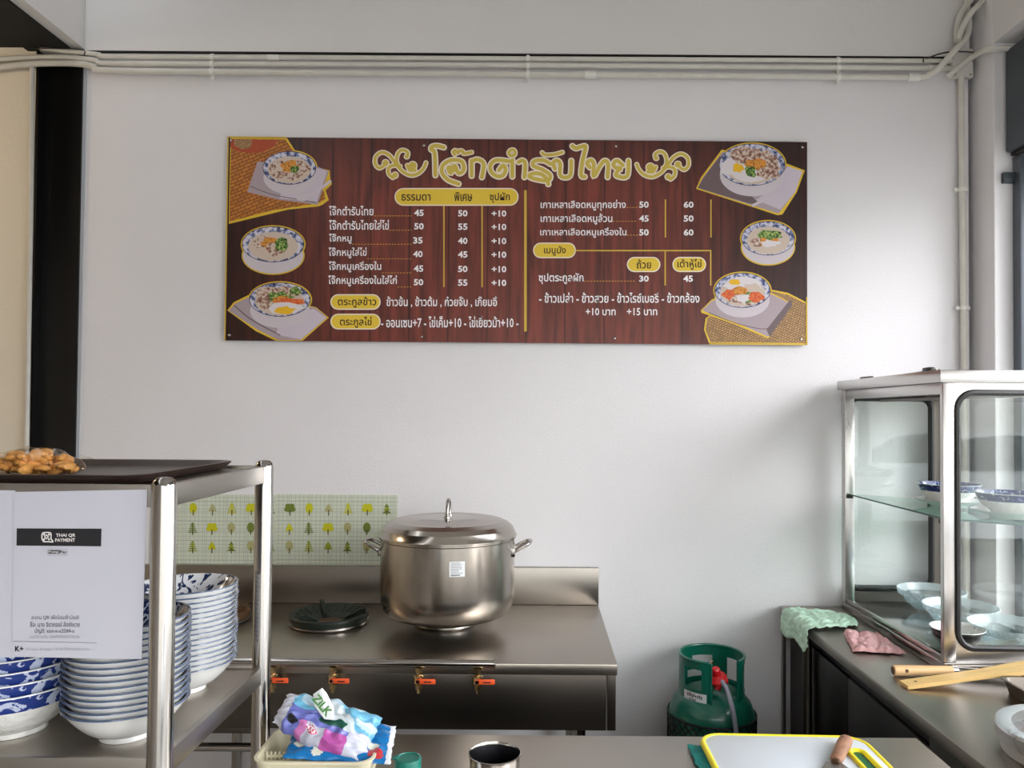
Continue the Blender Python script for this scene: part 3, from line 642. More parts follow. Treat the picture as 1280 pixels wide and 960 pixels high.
seq = [[(0, 0), (4, 2), (3, 0), (1, 0), (2, 1), (1, 1), (0, 0), (4, 2), (3, 0), (1, 0), (2, 1)],
       [(3, 1), (1, 0), (0, 2), (0, 1), (0, 2), (4, 0), (3, 1), (1, 0), (0, 2), (0, 1)],
       [(3, 3), (4, 0), (2, 1), (0, 2), (3, 1), (0, 2), (3, 3), (4, 3), (2, 1), (0, 2)]]
for j, (xa_, xb_, lab) in enumerate(((188, 347.5, 'left pale green grid sheet with small trees behind the cart post'), (345, 496.5, 'right pale green grid sheet with small trees beside the stock pot'))):
    a = at_y(xa_, 617.5, WY - .002); b = at_y(xb_, 709, WY - .002)
    t = thing('tree_print_sheet', lab, 'wall sheet', a)
    bm = BM(); box(bm, (a.x, WY - .0025 - j * .0008, b.z), (b.x, WY - .0002, a.z)); obj('vinyl', bm, GP, t, smooth=False)
    def tree_part(x, yy, kd, c):
        bm = BM(); tree(bm, x, yy, kd, c)
        for v in bm.verts: v.co.y -= j * 0.001
        obj('tree_print', bm, T, t, smooth=False, recalc=False)
    for r_, yy in enumerate((636.2, 660.5, 683.5)):
        for i, (kd, c) in enumerate(seq[r_]):
            x = 241.5 + i * 24.2 - (0 if r_ == 0 else 0.7)
            if (x < 345) == (j == 0): tree_part(x, yy, kd, c)
        if j == 0: tree_part(217, yy, 0 if r_ else 2, 0 if r_ == 1 else 2)

# ---------------------------------------------------------------- cooker bench
TZ = 0.80
SX1 = at_y(748, 752, WY - .02).x; SX0 = -1.72; SYF = 2.325
st = thing('cooker_bench', 'long stainless steel cooker bench with splashback against the wall', 'cooker', (SX1 - 1, 2.7, 0))
pbox('worktop', (SX0, SYF, TZ - 0.034), (SX1, WY - 0.005, TZ), M['steel_top'], st, 0.003)
pbox('splashback', (SX0, WY - 0.03, TZ + 0.0005), (SX1, WY - 0.006, at_y(600, 709, WY - .03).z), M['steel'], st, 0.003)
xap = at_y(758, 880, SYF).x
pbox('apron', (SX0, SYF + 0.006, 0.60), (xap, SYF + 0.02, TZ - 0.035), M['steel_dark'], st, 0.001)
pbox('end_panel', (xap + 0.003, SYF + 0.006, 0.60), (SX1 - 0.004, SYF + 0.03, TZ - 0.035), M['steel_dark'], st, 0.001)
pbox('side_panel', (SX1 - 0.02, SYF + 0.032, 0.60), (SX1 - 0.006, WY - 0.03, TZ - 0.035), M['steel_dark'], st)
for x in (SX0 + 0.05, -1.15, SX1 - 0.11):
    for y in (SYF + 0.06, WY - 0.08):
        bm = BM(); tube(bm, [(x, y, 0), (x, y, TZ - 0.035)], 0.019, 16); obj('leg', bm, M['chrome'], st)
bm = BM(); tube(bm, [(SX0 + .05, SYF + .06, 0.52), (SX1 - .11, SYF + .06, 0.52)], 0.013, 12); obj('brace', bm, M['chrome'], st)
bm = BM(); tube(bm, [(SX0 + .05, SYF + .14, 0.18), (SX1 - .11, SYF + .14, 0.18)], 0.013, 12); obj('brace', bm, M['chrome'], st)
pbox('burner_tray', (-1.02, SYF + .05, 0.565), (-0.86, SYF + 0.35, 0.60), M['steel_dark'], st, 0.002)
# gas rail with valves
GY = SYF - 0.035
ra = at_y(190, 829.3, GY); rb = at_y(618, 830, GY)
gr = thing('gas_rail', 'horizontal steel gas pipe along the front of the cooker bench', 'gas pipe', ra)
bm = BM(); tube(bm, [(ra.x, GY, rb.z + .001), (rb.x, GY, rb.z + .001)], 0.0125, 20); obj('pipe', bm, M['chrome'], gr)
bm = BM(); tube(bm, [(rb.x - .001, GY, rb.z + .001), (rb.x + .004, GY, rb.z + .001)], 0.0138, 20); obj('end_cap', bm, M['steel'], gr)
for x in (-1.0, -0.45, rb.x - 0.02):
    bm = BM(); box(bm, (x - .008, GY, rb.z - .008), (x + .008, SYF + .008, rb.z + .008)); obj('bracket', bm, M['steel'], gr, smooth=False)
ords = ['leftmost', 'second from the left', 'third from the left', 'rightmost']
for i, vx in enumerate((341, 416.5, 523.5, 597)):
    c = at_y(vx, 849, GY); zt = rb.z - 0.011
    v = thing('gas_valve', 'brass gas valve with orange lever, ' + ords[i] + ' under the gas pipe', 'valve', (c.x, GY, c.z), 'gas valves under the rail')
    bm = BM(); tube(bm, [(c.x, GY, zt), (c.x, GY, zt - .012), (c.x, GY, zt - .0121), (c.x, GY, zt - .022)], [.0125, .0125, .0095, .0095], 6)
    tube(bm, [(c.x, GY, zt - .022), (c.x, GY, zt - .026), (c.x, GY, zt - .046), (c.x, GY, zt - .05)], [.010, .0155, .0155, .010], 12)
    tube(bm, [(c.x, GY, zt - .05), (c.x, GY, zt - .064), (c.x, GY, zt - .0641), (c.x, GY, zt - .076)], [.012, .012, .007, .006], 6); obj('body', bm, M['brass'], v, ang=25)
    bm = BM(); tube(bm, [(c.x, GY, zt - .036), (c.x, GY - .022, zt - .036)], .006, 10); obj('stem', bm, M['steel'], v)
    bm = BM(); tl = (-0.02, 0.03, 0.0, -0.16)[i] * 0.2
    box(bm, (c.x + .002, GY - .022, zt - .043), (c.x + .052, GY - .016, zt - .028), .0028); box(bm, (c.x - .006, GY - .022, zt - .042), (c.x + .006, GY - .014, zt - .030), .002)
    obj('lever', bm, M['orange'], v)
    bm = BM(); box(bm, (c.x + .018, GY - .0226, zt - .038), (c.x + .04, GY - .0221, zt - .0345)); obj('lever_slot', bm, M['ink'], v, smooth=False)
# burners
def burner(px, py, r, label, m, lugs=3):
    c = at_z(px, py, TZ + .02); c.z = TZ + .0004
    b = thing('burner', label, 'burner', c)
    bm = BM(); lathe(bm, [(r * .93, 0.0), (r * .99, .006), (r * .99, .012), (r * .95, .014), (r * .9, .0)], c, 48); obj('drip_ring', bm, M['chrome'], b)
    bm = BM(); lathe(bm, [(r * .96, .014), (r, .026), (r, .036), (r * .97, .040), (r * .9, .038), (r * .55, .016), (r * .42, .008), (r * .38, .002), (r * .9, .010), (r * .96, .014)], c, 48); obj('pan', bm, m, b)
    bm = BM(); lathe(bm, [(0, .010), (r * .2, .013), (r * .3, .009), (r * .33, .001)], c, 32); obj('burner_head', bm, M['rust'], b)
    for k in range(lugs):
        a = 2 * PI * k / lugs + 2.05; bm = BM()
        d = Vector((math.cos(a), math.sin(a), 0)); n_ = Vector((-d.y, d.x, 0)) * .006
        pr_ = [c + d * r * .96 + Vector((0, 0, .012)), c + d * r * .96 + Vector((0, 0, .056)), c + d * r * .80 + Vector((0, 0, .052)), c + d * r * .42 + Vector((0, 0, .022)), c + d * r * .42 + Vector((0, 0, .008))]
        A = [bm.verts.new(p + n_) for p in pr_]; B = [bm.verts.new(p - n_) for p in pr_]
        bm.faces.new(A); bm.faces.new(B[::-1])
        for i in range(5): bm.faces.new((A[i], B[i], B[(i+1) % 5], A[(i+1) % 5]))
        obj('pot_support', bm, m, b, smooth=False)
    for k in range(20):
        pass
    bm = BM()
    for k in range(24):
        a = 2 * PI * k / 24; d = Vector((math.cos(a), math.sin(a), 0)); p0 = c + d * r * .62 + Vector((0, 0, .0215)); p1 = c + d * r * .88 + Vector((0, 0, .0375)); tube(bm, [p0, p1], .0025, 5)
    obj('ribs', bm, m, b)['kind'] = 'stuff'
    return b, c
burner(411.5, 772, 0.138, 'black cast-iron gas burner left of the stock pot', M['iron'])
burner(262, 769, 0.138, 'rusty brown gas burner behind the cart post', M['rust'])
_, pc_ = burner(558, 772, 0.115, 'gas burner under the stock pot', M['iron'])
# ---------------------------------------------------------------- stock pot
PC = Vector((at_y(560, 700, 2.68).x, 2.68, TZ + .0575)); PR = 0.231
pot = thing('stock_pot', 'large lidded stainless steel stock pot on the cooker bench', 'pot', PC)
bm = BM(); lathe(bm, [(0, 0), (PR * .78, 0), (PR * .88, .008), (PR * .96, .028), (PR * .995, .06), (PR, .09), (PR, .262), (PR * 1.02, .266), (PR * 1.02, .271), (PR * .99, .271), (PR * .985, .09), (PR * .9, .02), (0, .01)], PC, 96)
obj('body', bm, M['pot'], pot)
lid = PC + Vector((0, 0, .272)); bm = BM()
lathe(bm, [(PR * 1.0, -.004), (PR * 1.03, 0), (PR * 1.03, .004), (PR * 1.01, .010), (PR * .98, .028), (PR * .92, .042), (PR * .82, .052), (PR * .80, .0515), (PR * .70, .057), (PR * .68, .0562), (PR * .58, .0605), (PR * .56, .0595), (PR * .44, .0625), (PR * .42, .0615), (PR * .3, .0635), (0, .064)], lid, 96)
obj('lid', bm, M['pot'], pot, ang=20)
bm = BM(); h = lid + Vector((0, 0, .063))
tube(bm, smooth_path([h + Vector((0.0, -.035, 0)), h + Vector((0, -.036, .02)), h + Vector((0, -.024, .05)), h + Vector((0, 0, .058)), h + Vector((0, .024, .05)), h + Vector((0, .036, .02)), h + Vector((0, .035, 0))]), .0065, 12)
for s_ in (-1, 1): lathe(bm, [(.013, 0), (.012, .006), (.007, .008)], h + Vector((0, s_ * .035, -.002)), 16)
obj('lid_handle', bm, M['chrome'], pot)
for s_ in (-1, 1):
    bm = BM(); b0 = PC + Vector((s_ * PR, 0, .235))
    tube(bm, smooth_path([b0 + Vector((0, -.045, -.012)), b0 + Vector((s_ * .02, -.045, .0)), b0 + Vector((s_ * .048, -.036, .014)), b0 + Vector((s_ * .056, 0, .018)), b0 + Vector((s_ * .048, .036, .014)), b0 + Vector((s_ * .02, .045, 0)), b0 + Vector((0, .045, -.012))]), .0065, 12)
    for q in (-1, 1): box(bm, b0 + Vector((-s_ * .012, q * .045 - .008, -.03)), b0 + Vector((s_ * .003, q * .045 + .008, .0)), .002)
    obj('handle', bm, M['chrome'], pot)
# label on the pot, following its curve
bm = BM(); a0 = math.asin(max(-1, (at_y(562, 711, 2.46).x - PC.x) / PR)); a1_ = math.asin((at_y(581, 711, 2.46).x - PC.x) / PR)
zt = at_y(571, 702, 2.455).z; zb = at_y(571, 721, 2.455).z
def curved_rect(bm, aa, ab, za, zb_, r, n=6, mi=0):
    cols = [(PC.x + r * math.sin(aa + (ab - aa) * i / n), PC.y - r * math.cos(aa + (ab - aa) * i / n)) for i in range(n + 1)]
    for i in range(n):
        f = bm.faces.new([bm.verts.new(v) for v in ((*cols[i], za), (*cols[i+1], za), (*cols[i+1], zb_), (*cols[i], zb_))]); f.material_index = mi
curved_rect(bm, a0, a1_, zb, zt, PR + .0008); random.seed(3)
for i in range(9):
    zz = zt - .004 - i * (zt - zb - .006) / 9; u0 = a0 + (a1_ - a0) * .1; u1 = a0 + (a1_ - a0) * random.uniform(.6, .92)
    curved_rect(bm, u0, u1, zz - (.0035 if i == 8 else .0014), zz, PR + .0012, 4, 1)
obj('label', bm, [M['label'], M['grey_ink']], pot, smooth=False, recalc=False)['label'] = 'small white product label with barcode'

# ---------------------------------------------------------------- serving cart
CXR, CY0, CY1, CXL = at_y(199, 800, 1.216).x + 0.004, 1.216, 1.66, -1.52
TOPZ = 1.447
cart = thing('serving_cart', 'stainless steel shelf cart with round posts, front left', 'cart', (CXR - .45, 1.44, 0))
for x in (CXR, CXL):
    for y in (CY0, CY1):
        bm = BM(); tube(bm, [(x, y, .1), (x, y, TOPZ - .014), (x, y, TOPZ - .006), (x, y, TOPZ - .001), (x, y, TOPZ)], [.019, .019, .0165, .011, .004], 32); p = obj('post', bm, M['chrome'], cart)
        bm = BM(); tube(bm, [(x - .012, y, .04), (x + .012, y, .04)], .04, 20); obj('caster', bm, M['rubber'], p)
for zt in (TOPZ - .012, 1.008, 0.45):
    zb = zt - .036; e = .0
    pbox('side_rail', (CXR - .006, CY0 + .015, zb), (CXR + .006, CY1 - .015, zt), M['steel'], cart, .001)
    pbox('side_rail', (CXL - .006, CY0 + .015, zb), (CXL + .006, CY1 - .015, zt), M['steel'], cart, .001)
    pbox('front_rail', (CXL + .015, CY0 - .004, zb), (CXR - .015, CY0 + .004, zt), M['steel'], cart, .001)
    pbox('rear_rail', (CXL + .015, CY1 - .004, zb), (CXR - .015, CY1 + .004, zt), M['steel'], cart, .001)
    pbox('shelf', (CXL + .004, CY0 + .004, zt - .012), (CXR - .006, CY1 - .004, zt - .006), M['steel_top'], cart)
SHZ = 1.002
# tray on top
TRZ = TOPZ - .018
tr = thing('tray', 'dark brown plastic serving tray on top of the cart', 'tray', (-.95, 1.42, TRZ))
tx0, tx1, ty0, ty1 = -1.45, -.640, 1.232, 1.650
def rrect(x0, x1, y0, y1, r, n=6):
    pts = []
    for cx, cy, a in ((x1 - r, y0 + r, -PI/2), (x1 - r, y1 - r, 0), (x0 + r, y1 - r, PI/2), (x0 + r, y0 + r, PI)):
        for i in range(n + 1): q = a + PI/2 * i / n; pts.append((cx + r * math.cos(q), cy + r * math.sin(q)))
    return pts
def dish_rect(bm, layers, cap=True):       # stacked rounded rectangles joined into one surface
    rings = [[bm.verts.new((p[0], p[1], z)) for p in rrect(*r)] for r, z in layers]
    for A, B in zip(rings, rings[1:]):
        n = len(A)
        for i in range(n): bm.faces.new((A[i], A[(i+1) % n], B[(i+1) % n], B[i]))
    if cap: bm.faces.new(rings[0][::-1]); bm.faces.new(rings[-1])
R_ = lambda d, rr: (tx0 + d, tx1 - d, ty0 + d, ty1 - d, rr)
bm = BM(); dish_rect(bm, [(R_(.03, .03), TRZ + .001), (R_(.014, .04), TRZ + .003), (R_(.001, .045), TRZ + .016), (R_(0, .045), TRZ + .018), (R_(.004, .042), TRZ + .019), (R_(.012, .04), TRZ + .017), (R_(.03, .03), TRZ + .007), (R_(.035, .03), TRZ + .006)])
obj('dish', bm, M['tray'], tr)
# snack bag
sb = thing('snack_bag', 'clear plastic bag of golden crackers on the brown tray', 'snack bag', (at_y(45, 590, 1.33).x, 1.33, TRZ + .0075))
sc = sb.location.copy(); bm = BM(); bmesh.ops.create_uvsphere(bm, u_segments=48, v_segments=24, radius=1)
for v in bm.verts:
    u = v.co.copy(); px_ = 1 if u.x > 0 else 1.3
    v.co = Vector((u.x * .083 * px_, u.y * .045, max(-.0, (u.z * .5 + .5)) * .050 * (1 - .4 * abs(u.x) ** 2)))
    v.co += Vector((0, 0, 1)) * noise.noise(v.co * 45) * .004 + u * noise.noise(v.co * 70) * .004
    v.co.z = max(v.co.z, 0.0005); v.co += sc
obj('film', bm, M['bag'], sb, ang=180)
bm = BM(); g = sc + Vector((.086, 0, .026))
vs = [bm.verts.new(p) for p in (g + Vector((-.012, 0, -.006)), g + Vector((.012, .006, .0)), g + Vector((.016, 0, .003)), g + Vector((.013, -.006, .008)), g + Vector((-.012, 0, .012)))]
bm.faces.new(vs); obj('twisted_end', bm, M['bag'], sb, smooth=False)
random.seed(21)
for i in range(64):
    while True:
        u, v_, q = random.uniform(-1, 1), random.uniform(-1, 1), random.uniform(.18, .92)
        if u * u + v_ * v_ + (q * 2 - 1) ** 2 < 1.0: break
    xx = u * (.070 if u > 0 else .092); zz = q * .044 * (1 - .4 * u * u)
    bm = BM(); bmesh.ops.create_icosphere(bm, subdivisions=2, radius=1)
    R3 = Matrix.Rotation(random.uniform(0, PI), 3, 'Z') @ Matrix.Rotation(random.uniform(0, PI), 3, 'X')
    for v in bm.verts:
        c = v.co; c = Vector((c.x * .0145, c.y * .0095, c.z * .006)); c += c.normalized() * noise.noise(c * 120 + Vector((i, 0, 0))) * .003; v.co = R3 @ c
    c0 = Vector((0, 0, 0)); o = obj('cracker', bm, M['cracker'], None); o.location = sc + Vector((xx, v_ * .034, max(zz, .011)))
    tag(o, 'golden fried cracker inside the clear bag on the tray', 'cracker', 'crackers in the snack bag')

# papers on the cart front
PPY = CY0 - .0056
def paper(label, pxs, text=False, dy=0.0):
    pts = [at_y(x, y, PPY - dy) for x, y in pxs]; t = thing('paper_notice', label, 'notice', pts[3])
    bm = BM(); n = 12; m_ = 14; G = []
    for j in range(m_ + 1):
        row = []
        for i in range(n + 1):
            u, v = i / n, j / m_
            p = (pts[0] * (1-u) + pts[1] * u) * (1-v) + (pts[3] * (1-u) + pts[2] * u) * v
            row.append(bm.verts.new(p))
        G.append(row)
    for j in range(m_):
        for i in range(n): bm.faces.new((G[j][i], G[j+1][i], G[j+1][i+1], G[j][i+1]))
    geo = bmesh.ops.extrude_face_region(bm, geom=bm.faces[:]); bmesh.ops.translate(bm, verts=[g_ for g_ in geo['geom'] if isinstance(g_, bmesh.types.BMVert)], vec=(0, .0005, 0))
    obj('sheet', bm, M['paper'], t); return t
paper('blank white paper at the left edge of the cart front', [(-90, 612), (19, 613), (17, 822), (-92, 818)])
pt = paper('white payment notice with a black header taped to the cart front', [(17.5, 615), (184, 612), (177, 824), (15, 821)], dy=.0009)
ps = Sheet(PPY - .0011); bm = BM()
zq = lambda x, y: (x / 4.175, 600 + y / 4.175)
def ptx(body, x0, y0, x1, y1, mi, bold=0.0, k=2): a = zq(x0, y0); b = zq(x1, y1); ps.text(bm, body, a[0], a[1], b[0], b[1], k, mi, bold)
a = [zq(87, 342), zq(528, 346), zq(531, 254), zq(88, 252)]; ps.poly(bm, a, 1, 0)
ptx('THAI QR', 293, 279, 395, 299, 1, .02); ptx('PAYMENT', 289, 304, 393, 322, 1, .02)
ps.stroke(bm, [zq(*q) for q in ((228, 318), (221, 308), (221, 285), (228, 275), (260, 274), (268, 283), (268, 305), (278, 322), (262, 322), (228, 321))], 1.4, 2, 1)
ps.ell(bm, *zq(244, 296), 3.2, 3.2, 2, 1, 4); ps.ell(bm, *zq(244, 296), 1.2, 1.2, 2.4, 0, 12)
for q in ((232, 284), (257, 284), (232, 309), (257, 309)): ps.ell(bm, *zq(*q), 1.6, 1.6, 2, 1, 4)
a = zq(253, 367); b = zq(312, 384); ps.rect(bm, a[0], a[1], b[0], b[1], 1, 0); ptx('Prompt', 256, 369, 310, 383, 1, .02); ptx('Pay', 313, 368, 349, 386, 0, .02)
for q in ((250, 362, 352, 363), (250, 391, 352, 392), (250, 362, 251, 392), (351, 362, 352, 392)): a = zq(q[0], q[1]); b = zq(q[2], q[3]); ps.rect(bm, a[0], a[1], b[0] + .1, b[1] + .1, 1, 2)
ptx('สแกน QR เพื่อโอนเข้าบัญชี', 165, 703, 413, 731, 2, .005); ptx('ชื่อ: นาง จิราภรณ์ ล้อชัยเวช', 158, 738, 418, 766, 2, .012)
ptx('บัญชี: xxx-x-x3584-x', 183, 773, 391, 802, 2, .012); ptx('เลขที่อ้างอิง: 004999000070246', 155, 806, 418, 826, 3)
a = [zq(70, 843), zq(505, 851), zq(505, 848.5), zq(70, 840.5)]; ps.poly(bm, a, 1, 2)
ptx('K+', 80, 866, 124, 894, 0, .03); ptx('Accepts all banks | รับเงินได้จากทุกธนาคาร', 138, 872, 470, 894, 3)
obj('notice_print', bm, [M['ink'], M['white_ink'], M['grey_ink'], M['faint_ink']], pt, smooth=False, recalc=False)['kind'] = 'stuff'

# ---------------------------------------------------------------- bowls
def bowl_mesh(name, r, h, foot, mats, band=.18, t=.004, n=56):
    bm = BM(); pr_ = [(0, .004), (foot * .8, .004), (foot * .86, 0), (foot, 0), (foot * 1.0, .008)]
    mids = [0, 0, 0, 0]
    for i in range(1, 8):
        u = i / 8; rr = foot + (r - foot) * (u ** .62); zz = .008 + (h - .008) * u; pr_.append((rr, zz)); mids.append(1 if u > 1 - band else 0)
    pr_ += [(r, h - .002), (r - .0008, h), (r - t + .0005, h)]; mids += [1, 2, 2]
    for i in range(7, 0, -1):
        u = i / 8; rr = foot + (r - foot) * (u ** .62) - t; zz = .008 + (h - .008) * u + t * .4; pr_.append((rr, zz)); mids.append(3)
    pr_.append((0, .012)); mids.append(3)
    lathe(bm, pr_, (0, 0, 0), n, mids); bmesh.ops.recalc_face_normals(bm, faces=bm.faces)
    me = bpy.data.meshes.new(name); bm.to_mesh(me); bm.free()
    for m_ in mats: me.materials.append(m_)
    me.polygons.foreach_set('use_smooth', [True] * len(me.polygons)); me.set_sharp_from_angle(angle=math.radians(50)); return me
ORD = ['bottom', 'second from the bottom', 'third from the bottom', 'fourth from the bottom', 'fifth from the bottom', 'sixth from the bottom', 'seventh from the bottom', 'eighth from the bottom', 'ninth from the bottom', 'tenth from the bottom',
       'eleventh from the bottom', 'twelfth from the bottom', 'thirteenth from the bottom', 'fourteenth from the bottom', 'fifteenth from the bottom', 'sixteenth from the bottom', 'seventeenth from the bottom']
me_b = bowl_mesh('rimmed_bowl', .0985, .06, .042, [M['china'], M['china'], M['blue_rim'], M['floral']])
me_d = bowl_mesh('rimmed_bowl_dark', .0985, .06, .042, [M['china'], M['china'], M['blue_rim'], M['floral_dense']])
me_w = bowl_mesh('wave_bowl', .108, .085, .052, [M['emboss'], M['wave'], M['china'], M['floral']], band=.55)
me_w0 = bowl_mesh('wave_bowl_bottom', .108, .085, .052, [M['emboss'], M['wave'], M['china'], M['floral']], band=.30)
def stack(x, y, n, dz, me, desc, where, group, h0=None):
    random.seed(int(abs(x) * 1000))
    for i in range(n):
        o = bpy.data.objects.new('bowl', me if not (i == 0 and h0) else h0); COL.objects.link(o)
        o.location = (x + random.uniform(-.0012, .0012), y + random.uniform(-.0012, .0012), SHZ + .0005 + i * dz); o.rotation_euler = (0, 0, random.uniform(0, 6))
        pos = 'top bowl' if i == n - 1 else ORD[i] + (' bowl' if i == 0 else '')
        tag(o, f'{desc}, {pos} in stack {where}', 'bowl', group)
stack(-.9, 1.335, 6, .0195, me_w, 'blue wave-pattern bowl', 'at left', 'blue wave-pattern bowls', me_w0)
stack(-.694, 1.315, 15, .0102, me_d, 'blue-rimmed bowl', 'behind front post', 'bowls behind the front post')
stack(-.697, 1.535, 16, .0098, me_b, 'blue-rimmed bowl', 'nearest rear post', 'bowls nearest the rear post')
stack(-.925, 1.56, 9, .0098, me_b, 'blue-rimmed bowl', 'behind wave bowls', 'bowls behind the wave bowls')

# ---------------------------------------------------------------- gas cylinder
GC = Vector((at_y(889.5, 880, 2.86).x, 2.862, 0))
gc = thing('gas_cylinder', 'green gas cylinder with collar standing on the floor by the wall', 'gas cylinder', GC)
bm = BM(); lathe(bm, [(0, .02), (.11, .02), (.145, .06), (.156, .10), (.157, .43), (.154, .465), (.142, .50), (.118, .528), (.08, .545), (.03, .552), (0, .552)], GC, 64); obj('tank', bm, M['green_paint'], gc)
bm = BM(); lathe(bm, [(.12, 0), (.124, 0), (.124, .06), (.12, .06)], GC, 48); obj('foot_ring', bm, M['green_paint'], gc)
# collar with openings : angles in degrees, -90 faces the viewer
bm = BM(); NA = 90; ro, ri, CR0, CR1 = .119, .115, .515, .668
def solid(deg, z):
    d = (deg + 360) % 360
    gap = 256 < d < 309                     # open front
    if z > CR1 - .022: return not gap
    if gap: return False
    if 205 < d < 240 and CR0 + .055 < z < CR0 + .125: return False
    if (318 < d or d < 5) and CR0 + .035 < z < CR0 + .135 and 325 < d < 358: return False
    if 60 < d < 130 and (CR0 + .035 < z < CR0 + .062 or CR0 + .075 < z < CR0 + .115 and 75 < d < 118): return False
    if 20 < d < 50 and CR0 + .03 < z < CR0 + .115: return False
    return True
zs = [CR0, CR0 + .035, CR0 + .055, CR0 + .062, CR0 + .075, CR0 + .115, CR0 + .125, CR1 - .022, CR1]
zs = sorted(set(zs + [CR0 + .02, CR0 + .09, CR1 - .008])); cells = {}
for i in range(NA):
    for j in range(len(zs) - 1):
        if solid((i + .5) * 360 / NA, (zs[j] + zs[j+1]) / 2): cells[(i, j)] = 1
for (i, j) in cells:
    a0, a1 = 2 * PI * i / NA, 2 * PI * (i + 1) / NA; za, zb = zs[j], zs[j+1]
    P_ = lambda r, a, z: GC + Vector((r * math.cos(a), r * math.sin(a), z))
    q = [[P_(r, a, z) for r in (ro, ri)] for a, z in ((a0, za), (a1, za), (a1, zb), (a0, zb))]
    F_ = lambda L: bm.faces.new([bm.verts.new(v) for v in L])
    F_([q[0][0], q[1][0], q[2][0], q[3][0]]); F_([q[3][1], q[2][1], q[1][1], q[0][1]])
    if (i, j - 1) not in cells: F_([q[0][1], q[1][1], q[1][0], q[0][0]])
    if (i, j + 1) not in cells: F_([q[3][0], q[2][0], q[2][1], q[3][1]])
    if ((i + 1) % NA, j) not in cells: F_([q[1][0], q[1][1], q[2][1], q[2][0]])
    if ((i - 1) % NA, j) not in cells: F_([q[0][1], q[0][0], q[3][0], q[3][1]])
bmesh.ops.remove_doubles(bm, verts=bm.verts, dist=.0001); obj('collar', bm, M['green_paint'], gc, ang=40)
bm = BM(); arc = [GC + Vector((.117 * math.cos(math.radians(d)), .117 * math.sin(math.radians(d)), CR1)) for d in range(-51, 257, 4)]
tube(bm, arc, .0055, 10); obj('collar_rim', bm, M['green_paint'], gc)
for d in (-51, 256):
    bm = BM(); p = GC + Vector((.117 * math.cos(math.radians(d)), .117 * math.sin(math.radians(d)), 0)); tube(bm, [p + Vector((0, 0, CR0 + .003)), p + Vector((0, 0, CR1))], .005, 8); obj('collar_edge', bm, M['green_paint'], gc)
bm = BM()
def cyl_patch(bm, cen, r, d0, d1, za, zb, n=8, mi=0):
    for i in range(n):
        a, b = math.radians(d0 + (d1-d0) * i / n), math.radians(d0 + (d1-d0) * (i+1) / n)
        f = bm.faces.new([bm.verts.new(cen + Vector(v)) for v in ((r*math.cos(a), r*math.sin(a), za), (r*math.cos(b), r*math.sin(b), za), (r*math.cos(b), r*math.sin(b), zb), (r*math.cos(a), r*math.sin(a), zb))]); f.material_index = mi
cyl_patch(bm, GC, ro + .0008, 203, 249, CR0 + .006, CR0 + .042)
random.seed(5)
for i in range(9): cyl_patch(bm, GC, ro + .0012, 212 + i * 3.4, 214 + i * 3.4, CR0 + .026 + random.uniform(-.004, 0), CR0 + .035 + random.uniform(-.003, .004), 1, 1)
for i in range(5): cyl_patch(bm, GC, ro + .0012, 216 + i * 3.0, 217.6 + i * 3.0, CR0 + .012, CR0 + .019, 1, 1)
obj('warning_label', bm, [M['label'], M['ink']], gc, smooth=False, recalc=False)['label'] = 'white label with black writing'
bm = BM(); V0 = GC + Vector((-.006, -.01, .552))
tube(bm, [V0, V0 + Vector((0, 0, .02)), V0 + Vector((0, 0, .021)), V0 + Vector((0, 0, .055))], [.016, .016, .011, .011], 12); tube(bm, [V0 + Vector((-.012, 0, .058)), V0 + Vector((-.012, 0, .068))], [.026, .022], 14)
tube(bm, [V0 + Vector((0, 0, .05)), V0 + Vector((.006, 0, .085)), V0 + Vector((.004, 0, .092))], [.003, .003, .006], 8); obj('valve', bm, M['brass'], gc)
rg = at_y(896, 845, 2.80)
t = thing('gas_regulator', 'red gas regulator screwed on the green cylinder valve', 'regulator', rg)
bm = BM(); lathe(bm, [(0, .036), (.010, .036), (.015, .03), (.016, .008), (.03, -.002), (.036, -.007), (.036, -.014), (.026, -.02), (.012, -.026), (0, -.026)], (0, 0, 0), 24)
bmesh.ops.rotate(bm, verts=bm.verts, matrix=Matrix.Rotation(-.25, 3, 'Y') @ Matrix.Rotation(.35, 3, 'X')); bmesh.ops.translate(bm, verts=bm.verts, vec=rg); obj('body', bm, M['red'], t)
bm = BM(); tube(bm, [rg + Vector((-.028, .03, -.002)), rg + Vector((.008, .0, -.01))], .011, 10); obj('inlet', bm, M['brass'], t)
bm = BM(); tube(bm, [rg + Vector((.01, -.01, -.018)), rg + Vector((-.002, -.014, -.044))], .011, 10); tube(bm, [rg + Vector((.014, -.012, -.014)), rg + Vector((.036, -.02, -.012))], .009, 10); obj('outlet', bm, M['red'], t)
t = thing('gas_hose', 'translucent grey gas hose hanging from the red regulator', 'hose', rg)
bm = BM(); pts = [rg + Vector((.012, -.014, -.014)), at_y(903, 853, 2.775), at_y(908.5, 862, 2.75), at_y(913.5, 878, 2.695), at_y(917.5, 895, 2.69), at_y(920, 918, 2.69), at_y(921, 960, 2.69), Vector((at_y(915, 960, 2.66).x, 2.62, .02)), Vector((.55, 2.58, .012)), Vector((.2, 2.58, .012))]
tube(bm, smooth_path(pts, 8), .0085, 12); obj('tube', bm, M['hose'], t)
t = thing('net_sleeve', 'black plastic net sleeve around the green gas cylinder', 'net', GC + Vector((0, 0, .08)))
bm = BM(); nh = 34; zt_, zb_ = .458, .1; R2 = .1605; seg = 22
for s_ in (-1, 1):
    for k in range(nh):
        a0 = 2 * PI * k / nh; tube(bm, [GC + Vector((R2 * math.cos(a0 + s_ * u * 2.3 / seg), R2 * math.sin(a0 + s_ * u * 2.3 / seg), zb_ + (zt_ - zb_) * u / seg)) for u in range(seg + 1)], .0022, 4, cap=False)
